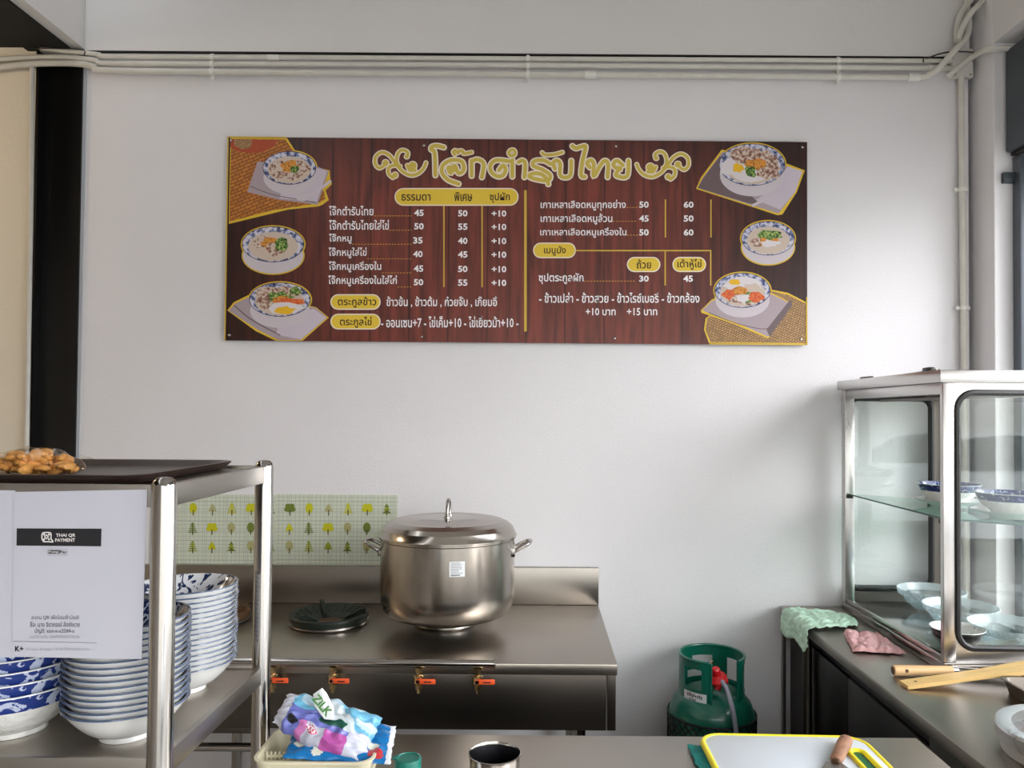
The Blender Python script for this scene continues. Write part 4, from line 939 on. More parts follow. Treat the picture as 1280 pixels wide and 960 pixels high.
obj('strands', bm, M['net'], t)['kind'] = 'stuff'
for z in (zt_, zb_):
    bm = BM(); tube(bm, [GC + Vector((R2 * math.cos(2*PI*i/48), R2 * math.sin(2*PI*i/48), z)) for i in range(48)], .003, 6, closed=True); obj('hem', bm, M['net'], t)

# ---------------------------------------------------------------- right counter
RX0 = at_z(966, 750.5, TZ).x + .003; RX1 = 1.66
rc_ = thing('side_counter', 'stainless steel side counter running from the wall on the right', 'counter', (1.3, 2.2, 0))
pbox('worktop', (RX0, 1.0, TZ - .036), (RX1, 2.925, TZ), M['steel_top'], rc_, .004)
pbox('worktop', (RX0, 2.9252, TZ - .036), (RX1, WY - .012, TZ), M['steel_top'], rc_, .004)
for (x, y) in ((RX0 + .018, 2.80), (RX1 - .04, WY - .045), (RX0 + .04, 1.03), (RX1 - .04, 1.03)):
    bm = BM(); tube(bm, [(x, y, 0), (x, y, TZ - .037)], .016, 16); obj('leg', bm, M['steel_dark'], rc_)
ys = 1.94
pbox('end_post', (RX0 + .004, WY - .035, 0), (RX0 + .016, WY - .014, TZ - .037), M['steel'], rc_)
t = thing('storage_cabinet', 'black storage cabinet standing under the side counter', 'cabinet', (1.3, 2.5, 0))
pbox('body', (RX0 + .055, ys + .01, .04), (RX1 - .08, WY - .02, TZ - .06), M['ink'], t, .003)
pbox('door', (RX0 + .038, ys + .02, .05), (RX0 + .053, 2.49, TZ - .09), mat('black_door', (20, 16, 16), .35), t, .002)
pbox('door', (RX0 + .038, 2.495, .05), (RX0 + .053, WY - .02, TZ - .09), bpy.data.materials['black_door'], t, .002)
pbox('plinth', (RX0 + .09, ys + .03, 0), (RX1 - .1, WY - .1, .04), M['ink'], t)
t = thing('drawer_unit', 'stainless steel drawer unit under the near end of the side counter', 'drawer unit', (1.3, 1.5, 0))
pbox('body', (RX0 + .02, 1.07, .12), (RX1 - .08, ys, TZ - .037), M['steel_dark'], t, .002)
pbox('side_panel', (RX0 + .012, 1.08, .14), (RX0 + .0195, ys - .01, TZ - .085), M['steel_dark'], t, .001)
bm = BM(); q = Vector((RX0 + .006, 1.75, .68)); tube(bm, smooth_path([q + Vector((.006, -.04, 0)), q + Vector((-.02, -.04, 0)), q + Vector((-.02, .04, 0)), q + Vector((.006, .04, 0))], 4), .006, 8); obj('handle', bm, M['chrome'], t)
for (x, y) in ((RX0 + .07, 1.15), (RX1 - .12, 1.15), (RX0 + .07, ys - .06), (RX1 - .12, ys - .06)):
    bm = BM(); tube(bm, [(x, y, 0), (x, y, .12)], .018, 12); obj('foot', bm, M['steel_dark'], t)

# ---------------------------------------------------------------- display cabinet
DX0, DX1, DY0, DY1, DZ0, DZ1 = 1.195, 1.625, 2.262, 3.02, TZ + .001, at_y(1182, 462.5, 2.26).z
dc = thing('display_cabinet', 'stainless steel and glass food display cabinet on the side counter', 'display cabinet', (DX0, DY0, DZ0))
cap = .052; W_ = .036
pbox('top_cap', (DX0 - .014, DY0 - .012, DZ1 - .036), (DX1 + .014, DY1 + .01, DZ1), M['cab_steel'], dc, .002)
pbox('base', (DX0, DY0, DZ0), (DX1, DY1, DZ0 + .03), M['chrome'], dc, .002)
zc = DZ1 - .037
for x, y in ((DX0, DY0), (DX0, DY1 - W_), (DX1 - W_, DY0), (DX1 - W_, DY1 - W_)):
    wx = .036; pbox('corner_post', (x, y, DZ0 + .031), (x + wx, y + (.02 if y == DY0 else W_), zc), M['cab_steel'], dc, .0015)
pbox('header_rail', (DX0 + .001, DY0 + .02, zc - .034), (DX0 + .03, DY1 - W_, zc - .0005), M['cab_steel'], dc, .001)
pbox('track', (DX0 + .014, DY0 + .022, zc - .05), (DX0 + .026, DY0 + .45, zc - .042), M['steel_dark'], dc)
pbox('header_rail', (DX1 - .03, DY0 + .02, zc - .034), (DX1 - .001, DY1 - W_, zc - .0005), M['cab_steel'], dc, .001)
pbox('sill_rail', (DX0 + .001, DY0 + .021, DZ0 + .0305), (DX0 + .012, DY1 - W_ - .001, DZ0 + .05), M['chrome'], dc, .001)
def frame_pane(y0, y1, xa, xb, za, zb, r, nm, fm, sr):     # steel plate with a rounded window, rubber seal and a glass pane
    outer = [(xa - .5, 0)]
    bm = BM(); n = 8; inn = rrect(xa, xb, za, zb, r, n); O = (DX0 + .002, DX1 - .002, DZ0 + .031, zc)
    def edgept(p):
        cx, cz = (xa + xb) / 2, (za + zb) / 2; dx, dz = p[0] - cx, p[1] - cz
        k = 1e9
        if dx > 1e-9: k = min(k, (O[1] - cx) / dx)
        if dx < -1e-9: k = min(k, (O[0] - cx) / dx)
        if dz > 1e-9: k = min(k, (O[3] - cz) / dz)
        if dz < -1e-9: k = min(k, (O[2] - cz) / dz)
        return (cx + dx * k, cz + dz * k)
    L = len(inn); out = [edgept(p) for p in inn]
    for i in range(L):      # snap to the four corners
        pass
    def ring(pts, y): return [bm.verts.new((p[0], y, p[1])) for p in pts]
    I0, I1, O0, O1 = ring(inn, y0), ring(inn, y1), ring(out, y0), ring(out, y1)
    for i in range(L):
        j = (i + 1) % L
        bm.faces.new((I0[i], I0[j], O0[j], O0[i])); bm.faces.new((I1[j], I1[i], O1[i], O1[j])); bm.faces.new((I0[j], I0[i], I1[i], I1[j]))
    obj(nm + '_plate', bm, fm, dc, smooth=False)
    bm = BM(); ym = (y0 + y1) / 2 - .003; tube(bm, [(p[0], ym, p[1]) for p in rrect(xa, xb, za, zb, r, 8)], sr, 8, closed=True); obj('rubber_seal', bm, M['rubber'], dc)
    bm = BM(); pp = rrect(xa - .002, xb + .002, za - .002, zb + .002, r, 8); vs0 = [bm.verts.new((p[0], ym - .0015, p[1])) for p in pp]; vs1 = [bm.verts.new((p[0], ym + .0015, p[1])) for p in pp]
    bm.faces.new(vs0); bm.faces.new(vs1[::-1]); L = len(pp)
    for i in range(L): bm.faces.new((vs0[i], vs1[i], vs1[(i+1) % L], vs0[(i+1) % L]))
    obj('glass_pane', bm, M['glass'], dc, smooth=False)
xl = at_y(1197, 650, DY0).x
frame_pane(DY0 + .0005, DY0 + .010, xl, DX1 - .05, at_y(1250, 811, DY0).z, at_y(1250, 491, DY0).z, .05, 'front', M['cab_steel'], .0095)
frame_pane(DY1 - .014, DY1 - .004, DX0 + .022, at_y(1162, 600, DY1).x, at_y(1100, 735, DY1 - .01).z, at_y(1100, 498, DY1 - .01).z, .04, 'rear', M['steel_dark'], .012)  # rear plate gets the darker steel, its shade is put into the colour
bm = BM(); box(bm, (DX1 - .006, DY0 + .03, DZ0 + .06), (DX1 - .003, DY1 - W_ - .005, zc - .036)); obj('side_pane', bm, M['glass'], dc, smooth=False)
# inner shelf of glass, hanging a little low at the right
sz = at_y(1057, 615.5, DY1).z; sdrop = .03
bm = BM(); v8 = []
for zz in (0, .006):
    for x, y in ((DX0 + .012, DY0 + .022), (DX1 - .012, DY0 + .022), (DX1 - .012, DY1 - W_ - .002), (DX0 + .012, DY1 - W_ - .002)): v8.append(bm.verts.new((x, y, sz - sdrop * (x - DX0) / (DX1 - DX0) - .006 + zz)))
for q in ((3,2,1,0),(4,5,6,7),(0,1,5,4),(1,2,6,5),(2,3,7,6),(3,0,4,7)): bm.faces.new([v8[i] for i in q])
obj('glass_shelf', bm, M['shelf_glass'], dc, smooth=False)
EDGE = mat('shelf_edge_green', (44, 66, 60), .2)
for p0, p1 in (((DX0 + .0105, DY0 + .022, 0), (DX0 + .0105, DY1 - W_ - .002, 0)), ((DX0 + .012, DY0 + .0205, 0), (DX1 - .012, DY0 + .0205, 1))):
    bm = BM(); q = [Vector((p[0], p[1], sz - .003 - sdrop * (p[0] - DX0) / (DX1 - DX0))) for p in (p0, p1)]; tube(bm, q, .0022, 6); obj('shelf_edge', bm, EDGE, dc)
for y in (DY0 + .022, DY1 - W_ - .016): 
    for x, dz_ in ((DX0 + .004, 0), (DX1 - .024, sdrop)):
        pbox('shelf_peg', (x, y, sz - .018 - dz_), (x + .02, y + .014, sz - .0065 - dz_), M['rubber'], dc)
# things inside
def lathe_thing(name, label, cat, prof, c, mats, mids=None, group=None, n=56, wob=None, ang=50):
    bm = BM(); lathe(bm, prof, (0, 0, 0), n, mids, wob=wob); o = obj(name, bm, mats, None, ang=ang); o.location = c; return tag(o, label, cat, group)
bz = DZ0 + .0305
def glass_bowl(x, y, r, label, bz=bz):
    h = .078; t_ = thing('glass_bowl', label, 'bowl', (x, y, bz)); c = Vector((x, y, bz))
    bm = BM(); lathe(bm, [(0, .001), (r * .42, .001), (r * .62, .012), (r * .8, .036), (r * .88, .052), (r * .86, .053), (r * .78, .038), (r * .6, .016), (0, .006)], c, 64); obj('body', bm, M['bowl_glass'], t_)
    bm = BM(); n_ = 26; rr1, rr2 = r * .885, r
    wob = lambda a, j: 1 + (.018 * math.cos(a * n_) if j in (2, 3) else 0)
    lathe(bm, [(rr1 * .985, .052), (rr1 + .004, .056), (rr2, h - .004), (rr2, h), (rr2 * .985, h), (rr1 * .99, .056), (rr1 * .985, .052)], c, 104, wob=wob)
    obj('rim', bm, M['rim_glass'], t_)
    for k in range(n_):
        a = 2 * PI * k / n_; bm = BM(); rm = (rr1 + rr2) / 2 + .003
        tube(bm, [c + Vector(((rm + .2 * (zz - .065)) * math.cos(a + da), (rm + .2 * (zz - .065)) * math.sin(a + da), zz)) for da, zz in ((-.07, .064), (-.05, .071), (0, .068), (.05, .071), (.07, .064), (0, .056))], .0022, 5, closed=True)
        obj('heart_relief', bm, M['rim_glass'], t_)
glass_bowl(1.475, 2.88, .118, 'clear pressed glass bowl farthest back in the display cabinet')
glass_bowl(1.45, 2.64, .118, 'clear pressed glass bowl in the middle of the display cabinet floor')
glass_bowl(1.478, 2.405, .12, 'clear pressed glass bowl nearest the front pane of the display cabinet')
r = .078; k_ = thing('black_bowl', 'small black bowl with white inside on the display cabinet floor', 'bowl', (1.295, 2.375, bz))
prf = [(0, 0), (.028, 0), (.03, .01), (.05, .022), (.068, .045), (r, .072), (r - .001, .074), (r - .004, .073), (.064, .046), (.045, .024), (0, .014)]
bm = BM(); lathe(bm, prf, k_.location, 56, [0, 0, 0, 0, 0, 1, 1, 1, 1, 1]); obj('shell', bm, [M['lacquer'], M['china']], k_, ang=60)
bm = BM()
for k in range(26):
    a = 2 * PI * k / 26; P3 = lambda u, da: k_.location + Vector(((.0308 + (.049) * u) * math.cos(a + da), (.0308 + .049 * u) * math.sin(a + da), .011 + .06 * (u ** 1.15)))
    tube(bm, [P3(.15, 0), P3(.5, .03), P3(.85, .10 if k % 2 else -.05)], [.0006, .0012, .0006], 4)
obj('white_lines', bm, M['china'], k_)['kind'] = 'stuff'
o = lathe_thing('red_spoon_rest', 'small round red object in the black bowl', 'ornament', [(0, 0), (.012, .002), (.016, .012), (.012, .022), (0, .026)], (1.318, 2.36, bz + .055), [M['red_food']], n=20)
o.location = (1.31, 2.37, bz + .0145)
# plates and blue bowls on the shelf
for (x, y, lab) in ((1.435, 2.68, 'rear'), (1.487, 2.415, 'front')):
    zz = sz + .0015 - sdrop * (x - DX0) / (DX1 - DX0) + .004
    o = lathe_thing('plate', f'shallow white plate under the {lab} blue bowl on the glass shelf', 'plate', [(0, .002), (.05, .002), (.052, 0), (.058, 0), (.06, .004), (.11, .022), (.112, .024), (.108, .024), (.06, .009), (0, .006)], (x, y, zz), [M['china']])
    o = lathe_thing('patterned_bowl', f'white bowl with a navy patterned band, {lab} one on the glass shelf', 'bowl', [(0, .004), (.044, .004), (.046, 0), (.052, 0), (.055, .01), (.085, .034), (.092, .046), (.102, .068), (.103, .07), (.098, .07), (.085, .046), (.05, .018), (0, .014)], (x, y, zz + .0085),
                     [M['emboss'], M['navy_band'], M['china']], [0, 0, 0, 0, 0, 0, 1, 2, 2, 1, 2, 2])
# cable with plug on the cabinet roof
t = thing('power_cable', 'black power cable with plug lying on top of the display cabinet', 'cable', (1.25, 2.6, DZ1))
zz = DZ1 + .0045
bm = BM(); tube(bm, smooth_path([(1.213, 2.78, zz), (1.205, 2.86, zz), (1.24, 2.9, zz), (1.30, 2.82, zz), (1.28, 2.70, zz), (1.25, 2.62, zz), (1.245, 2.54, zz), (1.25, 2.47, zz + .003)], 6), .004, 8); obj('cord', bm, M['cable'], t)
bm = BM(); box(bm, (1.238, 2.43, DZ1 + .001), (1.262, 2.475, DZ1 + .02), .005); obj('plug', bm, M['cable'], t)
for x in (1.244, 1.256):
    bm = BM(); tube(bm, [(x, 2.43, zz + .006), (x + .01, 2.41, zz + .006)], .002, 6); obj('prong', bm, M['chrome'], t)

# ---------------------------------------------------------------- cloths
def cloth(name, label, fn, m, nu=60, nv=48, th=.002):
    bm = BM(); G = [[bm.verts.new(fn(i / nu, j / nv)) for i in range(nu + 1)] for j in range(nv + 1)]
    for j in range(nv):
        for i in range(nu): bm.faces.new((G[j][i], G[j][i+1], G[j+1][i+1], G[j+1][i]))
    o = obj(name, bm, m, None, ang=180); sm = o.modifiers.new('thickness', 'SOLIDIFY'); sm.thickness = th; sm.offset = 1
    return tag(o, label, 'cloth')
def gfn(u, v):
    # v 0..1 from far to near, u 0..1 from the right tip over the counter edge, then hanging
    xr = 1.13 + .035 * math.sin(v * 3) ; y = 3.0 - v * .27 - .04 * u * math.sin(v * 2) - .06 * (1 - u) * (1 - v)
    L = xr - RX0; s_ = u * (L + .082 + .012 * math.sin(v * 9) - .03 * max(0, v - .8) * 5); lump = .006 * (1 + noise.noise(Vector((u * 7, v * 6, 2)))) + .012 * abs(noise.noise(Vector((u * 11, v * 8, 5))))
    if s_ < L: return Vector((xr - s_, y, TZ + .003 + lump))
    d = s_ - L; return Vector((RX0 - .006 - lump * .8 - min(d, .01) * .5, y, TZ + .003 - d + lump * .3))
cloth('cleaning_cloth', 'pale green damp cloth draped over the far edge of the side counter', gfn, M['green_cloth'])
pk = [at_z(1055, 793, TZ), at_z(1108, 795, TZ), at_z(1136, 820, TZ), at_z(1066, 816, TZ)]
def pfn(u, v):
    p = (pk[0] * (1-u) + pk[1] * u) * (1-v) + (pk[3] * (1-u) + pk[2] * u) * v
    f = .005 + .010 * abs(math.sin(u * 8 + v * 3)) ** .7 * (1 - u * .5) + .014 * abs(noise.noise(Vector((u * 6, v * 7, 8))))
    return Vector((min(p.x, DX0 - .03) + .010 * noise.noise(Vector((v * 5, u * 3, 1))), p.y + .014 * noise.noise(Vector((u * 6, v, 3))), TZ + .002 + f * (1 if .03 < u < .97 and .03 < v < .97 else .4)))
cloth('dish_cloth', 'crumpled pink cloth on the side counter beside the display cabinet', pfn, M['pink_cloth'])

# ---------------------------------------------------------------- tools on the side counter
def rod(a, b, r, n=14): bm = BM(); tube(bm, [a, b], r, n); return bm
ha = at_y(1116, 831.5, 2.24); hb = at_y(1190, 832.5, 2.24); ha.z = hb.z = TZ + .0165; 
t = thing('ladle', 'long steel tool with a round pale wooden handle on the side counter', 'ladle', ha)
bm = BM(); tube(bm, [ha, ha + Vector((.002, 0, 0)), ha + Vector((.01, 0, 0)), hb], [.011, .0145, .0155, .0135], 20); obj('handle', bm, M['wood'], t)
bm = BM(); tube(bm, [ha + Vector((-.0006, 0, 0)), ha + Vector((.0012, 0, 0))], .0115, 16); obj('end_face', bm, M['wood_end'], t)
bm = BM(); q = ha + Vector((.034, -.0135, .003)); tube(bm, [q, q + Vector((0, -.002, 0))], .005, 10); obj('hanging_hole', bm, M['wood_end'], t)
bm = BM(); e_ = hb + Vector((.30, -.06, .002)); tube(bm, [hb, hb + Vector((.015, 0, 0)), hb + Vector((.016, 0, 0)), e_], [.013, .0125, .0105, .008], 16); obj('shaft', bm, M['chrome'], t)
bm = BM(); lathe(bm, [(0, -.03), (.04, -.022), (.058, 0), (.055, 0), (.038, -.018), (0, -.026)], e_ + Vector((.05, 0, .018)), 32); obj('scoop', bm, M['chrome'], t)
# bamboo paddle
A = at_z(1130, 858, TZ + .002); bm = BM(); e1 = at_y(1282, 836, 2.17); e1.z = TZ + .044; A.z = TZ + .001
dirv = (e1 - A).normalized(); nrm = Vector((0, 0, 1)); nrm = (nrm - dirv * nrm.dot(dirv)).normalized(); sd = dirv.cross(nrm)
t = thing('wooden_paddle', 'flat bamboo cooking paddle resting on the edge of a steel pan', 'paddle', A)
prof = [(0, .021), (.01, .0235), (.16, .024), (.24, .026), (.33, .036), (.42, .042), (.47, .040), (.49, .028)]
top = []; bot = []
for s_, wd in prof: top.append([A + dirv * s_ + sd * wd * q + nrm * .010 for q in (-1, 1)]); bot.append([A + dirv * s_ + sd * wd * q for q in (-1, 1)])
tv = [[bm.verts.new(p) for p in r_] for r_ in top]; bv = [[bm.verts.new(p) for p in r_] for r_ in bot]
for i in range(len(prof) - 1):
    bm.faces.new((tv[i][0], tv[i+1][0], tv[i+1][1], tv[i][1])); bm.faces.new((bv[i][1], bv[i+1][1], bv[i+1][0], bv[i][0]))
    bm.faces.new((tv[i][1], tv[i+1][1], bv[i+1][1], bv[i][1])); bm.faces.new((tv[i+1][0], tv[i][0], bv[i][0], bv[i+1][0]))
bm.faces.new((tv[0][0], tv[0][1], bv[0][1], bv[0][0])); bm.faces.new((tv[-1][1], tv[-1][0], bv[-1][0], bv[-1][1]))
obj('blade', bm, M['bamboo'], t, ang=20)
q = A + dirv * .035 + nrm * .0101; obj('hanging_hole', rod(q, q + nrm * .0006, .004), M['wood_end'], t)
# rectangular pan
t = thing('steel_pan', 'shallow rectangular steel pan at the right edge of the side counter', 'pan', (1.45, 1.96, TZ))
bm = BM(); L_ = lambda d, rr: (1.275 + d, 1.62 - d, 1.88 + d, 2.13 - d, rr)
dish_rect(bm, [(L_(.012, .02), TZ + .001), (L_(.004, .02), TZ + .035), (L_(-.004, .024), TZ + .037), (L_(-.004, .024), TZ + .039), (L_(.006, .02), TZ + .038), (L_(.014, .02), TZ + .006), (L_(.03, .02), TZ + .004)]); obj('dish', bm, M['steel_dark'], t)
# oval steel dish
# round steamer lid
cL = Vector((1.195, 1.70, TZ + .001)); t = thing('steamer', 'round aluminium steamer with lid at the near right end of the side counter', 'steamer', cL)
bm = BM(); lathe(bm, [(0, 0), (.146, 0), (.15, .004), (.152, .03), (.150, .031), (0, .031)], cL, 72); obj('pan', bm, M['aluminium'], t)
bm = BM(); lathe(bm, [(.153, .028), (.162, .030), (.163, .058), (.159, .063), (.150, .064), (.128, .062), (.124, .066), (.118, .070), (.08, .082), (.03, .088), (0, .089)], cL, 72); obj('lid', bm, M['aluminium'], t)
bm = BM(); lathe(bm, [(.022, .086), (.012, .092), (.012, .10), (.022, .108), (.018, .114), (0, .116)], cL, 24); obj('knob', bm, M['ink'], t)

# ---------------------------------------------------------------- front table
FT_Y1 = at_z(800, 919.5, TZ).y; FT_X1 = at_z(1149, 925, TZ).x; FT_X0 = -.565
ft = thing('prep_table', 'stainless steel prep table across the bottom of the view', 'table', (.15, 1.5, 0))
pbox('tabletop', (FT_X0, 1.15, TZ - .035), (FT_X1, FT_Y1, TZ), M['steel_top'], ft, .003)
for x in (FT_X0 + .05, FT_X1 - .05):
    for y in (1.2, FT_Y1 - .06):
        bm = BM(); tube(bm, [(x, y, 0), (x, y, TZ - .036)], .019, 14); obj('leg', bm, M['steel_dark'], ft)
pbox('reflection_blocker', (FT_X0 + .02, FT_Y1 - .02, .12), (FT_X1 - .02, FT_Y1 - .008, TZ - .036), M['steel_dark'], ft)  # unseen panel, added to darken what the cooker apron reflects
pbox('lower_shelf', (FT_X0 + .03, 1.18, .25), (FT_X1 - .03, FT_Y1 - .03, .27), M['steel_dark'], ft)
# cutting board
BZ = TZ + .012
cb = thing('cutting_board', 'white plastic cutting board with a yellow rim on the prep table', 'cutting board', (.56, 1.6, TZ))
bx0 = at_z(881, 935, BZ + .01).x; bx1 = at_z(1102, 945, BZ + .01).x; by1 = at_z(960, 917, BZ + .01).y; by0 = 1.50
def rpoly(d, rr=.045):
    pts = rrect(bx0 + d, bx1 - d, by0 + d, by1 - d, rr - d * .5, 8); out = []
    for x, y in pts:
        u = (x - bx0) / (bx1 - bx0); out.append((x, y - (.030 * max(0, u - .45) ** 1.5 + .02 * max(0, .12 - u)) * (1 if y > 1.6 else 0)))
    return out
bm = BM(); prism(bm, rpoly(.006), BZ, BZ + .0095, .001); obj('board', bm, M['board'], cb)
bm = BM(); tube(bm, [(x, y, BZ + .005) for x, y in rpoly(.004)], .0068, 10, closed=True); obj('rim', bm, M['yellow'], cb)
hx, hy = at_z(1084, 955, BZ + .01).x, at_z(1084, 955, BZ + .01).y
def slot(a, b): 
    o_ = []
    for i in range(20):
        q = 2 * PI * i / 20; c_, s_ = math.cos(q), math.sin(q); o_.append((hx + a * c_, hy + (b - a) * (1 if s_ > 0 else -1) + a * s_))
    return o_
bm = BM(); tube(bm, [(x, y, BZ + .0105) for x, y in slot(.017, .062)], .006, 8, closed=True); obj('handle_rim', bm, M['yellow'], cb)
bm = BM(); prism(bm, slot(.013, .058), BZ + .009, BZ + .0102); obj('handle_slot', bm, mat('slot_green', (20, 96, 58), .5), cb)['label'] = 'grip opening showing the green cloth below'
def tfn(u, v):
    x = at_z(855, 925, TZ).x + .002 + u * .30 + .012 * noise.noise(Vector((v * 8, 0, 1))) * (1 - u); y = 1.755 - v * .26 + u * .015 + .012 * noise.noise(Vector((u * 6, 1, 1)))
    edge = max(0, 1 - u * 9)
    return Vector((x, min(y, FT_Y1 - .008), TZ + .0015 + .0045 * abs(noise.noise(Vector((u * 14, v * 14, 3)))) + .006 * edge * abs(noise.noise(Vector((u * 8, v * 14, 6))))))
cloth('table_cloth_rag', 'teal cloth spread under the white cutting board', tfn, M['teal_cloth'])
# knife on board
k0 = at_z(1058, 924, BZ + .02); k1 = at_z(1045, 951, BZ + .02); d = (k1 - k0).normalized(); n_ = Vector((-d.y, d.x, 0)); kz = BZ + .0098
t = thing('kitchen_knife', 'worn knife with a chipped wooden handle lying on the cutting board', 'knife', (k0.x, k0.y, kz))
bm = BM(); k0.z = k1.z = kz + .0105; mid = (k0 + k1) / 2
tube(bm, [k0, k0 + d * .004, k0 + d * .03, mid, k1 - d * .01, k1], [.009, .0145, .0155, .0145, .0135, .009], 12)
for v in bm.verts: v.co.z = kz + .001 + (v.co.z - kz + .003) * .74
obj('handle', bm, M['wood_dark'], t)
bm = BM(); outl = [k1 - n_ * .008, k1 - n_ * .018 + d * .012, k1 - n_ * .022 + d * .15, k1 + n_ * .004 + d * .19, k1 + n_ * .024 + d * .15, k1 + n_ * .03 + d * .02, k1 + n_ * .01]
prism(bm, [(p.x, p.y) for p in outl], kz + .007, kz + .009); obj('blade', bm, M['steel'], t, smooth=False)
bm = BM(); tube(bm, [k1 - d * .006, k1 + d * .008], .0085, 10); 
for v in bm.verts: v.co.z = kz + .0105 + (v.co.z - kz - .0105) * .6
obj('bolster', bm, M['rust'], t)
# steel cup
c = at_y(618.5, 941, 1.49); cz = TZ + .001; hh = c.z - cz
t = thing('steel_cup', 'polished open steel cup on the prep table', 'cup', (c.x, 1.49, cz)); cc_ = Vector((c.x, 1.49, cz))
bm = BM(); rr = .0495; lathe(bm, [(0, 0), (rr * .93, 0), (rr * .96, .003), (rr * .97, hh - .004), (rr * 1.02, hh - .003), (rr * 1.03, hh), (rr * .99, hh + .001), (rr * .95, hh - .004), (rr * .94, .004), (0, .003)], cc_, 56, [0, 0, 0, 0, 0, 0, 0, 1, 1]); obj('body', bm, [M['chrome'], mat('dark_steel_inside', (42, 42, 46), .35, .8)], t)
# bottle with teal cap
c = at_y(510, 946, 1.42); t = thing('sauce_bottle', 'small white bottle with a teal cap beside the basket', 'bottle', (c.x, 1.42, TZ + .001)); b0 = Vector((c.x, 1.42, TZ + .001)); hb_ = c.z - b0.z
bm = BM(); lathe(bm, [(0, 0), (.028, 0), (.03, .004), (.03, hb_ - .04), (.024, hb_ - .026), (.021, hb_ - .024), (0, hb_ - .024)], b0, 32); obj('body', bm, M['label'], t)
bm = BM(); lathe(bm, [(.0215, hb_ - .03), (.024, hb_ - .03), (.0245, hb_ - .004), (.0235, hb_ - .001), (.020, hb_), (.019, hb_ - .002), (0, hb_ - .002)], b0, 32); obj('cap', bm, M['teal_cap'], t)
bm = BM(); box(bm, b0 + Vector((-.028, -.006, hb_ - .004)), b0 + Vector((-.016, .006, hb_ + .001)), .002); obj('cap_tab', bm, M['teal_cap'], t)

# ---------------------------------------------------------------- basket
z_r = TZ + .078; nL = at_z(311, 953, z_r); bR = at_z(465, 953, z_r); fL = at_z(345, 908, z_r)
kx0, kx1, ky0, ky1 = nL.x, bR.x, nL.y, fL.y
bk = thing('plastic_basket', 'cream plastic basket holding snack packets on the prep table', 'basket', ((kx0 + kx1) / 2, (ky0 + ky1) / 2, TZ))
kx0 = max(kx0, -.572)
K = lambda d, rr: (kx0 + d, kx1 - d, ky0 + d, ky1 - d, rr)
bm = BM(); dish_rect(bm, [(K(.022, .02), TZ + .001), (K(.005, .028), z_r - .012), (K(.004, .03), z_r - .006), (K(0, .032), z_r - .004), (K(0, .032), z_r), (K(.006, .028), z_r), (K(.008, .026), z_r - .010), (K(.025, .018), TZ + .004)]); obj('shell', bm, M['cream_plastic'], bk)
bm = BM(); xm0, xm1 = kx0 + .012, kx0 + .095; yd = ky0 + .06
hole = []
nX, nZ = 20, 12; za, zb = TZ + .008, z_r - .006
for i in range(nX):
    for j in range(nZ):
        x0_, x1_ = xm0 + (xm1 - xm0) * i / nX, xm0 + (xm1 - xm0) * (i + 1) / nX; z0_, z1_ = za + (zb - za) * j / nZ, za + (zb - za) * (j + 1) / nZ
        if (i % 2 == 1) and (j % 2 == 1): continue
        box(bm, (x0_, yd, z0_), (x1_, yd + .002, z1_))
bmesh.ops.remove_doubles(bm, verts=bm.verts, dist=.0001); obj('lattice_divider', bm, M['cream_plastic'], bk, smooth=False, recalc=False)
bm = BM(); box(bm, (kx0 + .095, yd + .002, TZ + .008), (kx0 + .097, ky1 - .016, z_r - .006)); obj('side_divider', bm, M['cream_plastic'], bk, smooth=False)

# ---------------------------------------------------------------- packets
def C(r, g, b): return srgb(r, g, b)
def packet(name, label, cat, org, ux, uy, uz, w_, h_, th, colf, crump, m, nu=56, nv=44, shape=None, seed=0):
    bm = BM(); cl = bm.loops.layers.float_color.new('print'); top = []; bot = []
    for j in range(nv + 1):
        rt, rb_ = [], []
        for i in range(nu + 1):
            u, v = i / nu, j / nv
            e = (max(0, 1 - abs(2*u-1) ** 4) * max(0, 1 - abs(2*v-1) ** 3)) ** .6
            nn = noise.noise(Vector((u * 5 + seed, v * 5, seed))) * .7 + noise.noise(Vector((u * 12 + seed, v * 11, seed))) * .35
            ridg = abs(noise.noise(Vector((u * 7, v * 7, seed + 4))))
            uu, vv = (u, v) if not shape else shape(u, v)
            base = org + ux * (uu - .5) * w_ + uy * (vv - .5) * h_
            base += (ux * noise.noise(Vector((u * 3, v * 9, seed + 7))) + uy * noise.noise(Vector((u * 9, v * 3, seed + 2)))) * crump * .8
            k = th * e
            rt.append((bm.verts.new(base + uz * (k + crump * (nn - ridg) * (.35 + e))), u, v)); rb_.append((bm.verts.new(base - uz * (k * .35 + .0005)), u, v))
        top.append(rt); bot.append(rb_)
    def face(q):
        f = bm.faces.new([x[0] for x in q]); u = sum(x[1] for x in q) / 4; v = sum(x[2] for x in q) / 4; c = colf(u, v)
        for lp in f.loops: lp[cl] = c
    for j in range(nv):
        for i in range(nu):
            face((top[j][i], top[j][i+1], top[j+1][i+1], top[j+1][i])); face((bot[j][i], bot[j+1][i], bot[j+1][i+1], bot[j][i+1]))
    for i in range(nu): face((top[0][i], bot[0][i], bot[0][i+1], top[0][i+1])); face((top[nv][i+1], bot[nv][i+1], bot[nv][i], top[nv][i]))
    for j in range(nv): face((top[j+1][0], bot[j+1][0], bot[j][0], top[j][0])); face((top[j][nu], bot[j][nu], bot[j+1][nu], top[j+1][nu]))
    t = thing(name, label, cat, org); o = obj('wrapper', bm, m, t, ang=60); return t
def near(u, v, cu, cv, ru, rv): return ((u - cu) / ru) ** 2 + ((v - cv) / rv) ** 2 < 1
PM = attr_mat('glossy_print', .28, .05, 40)
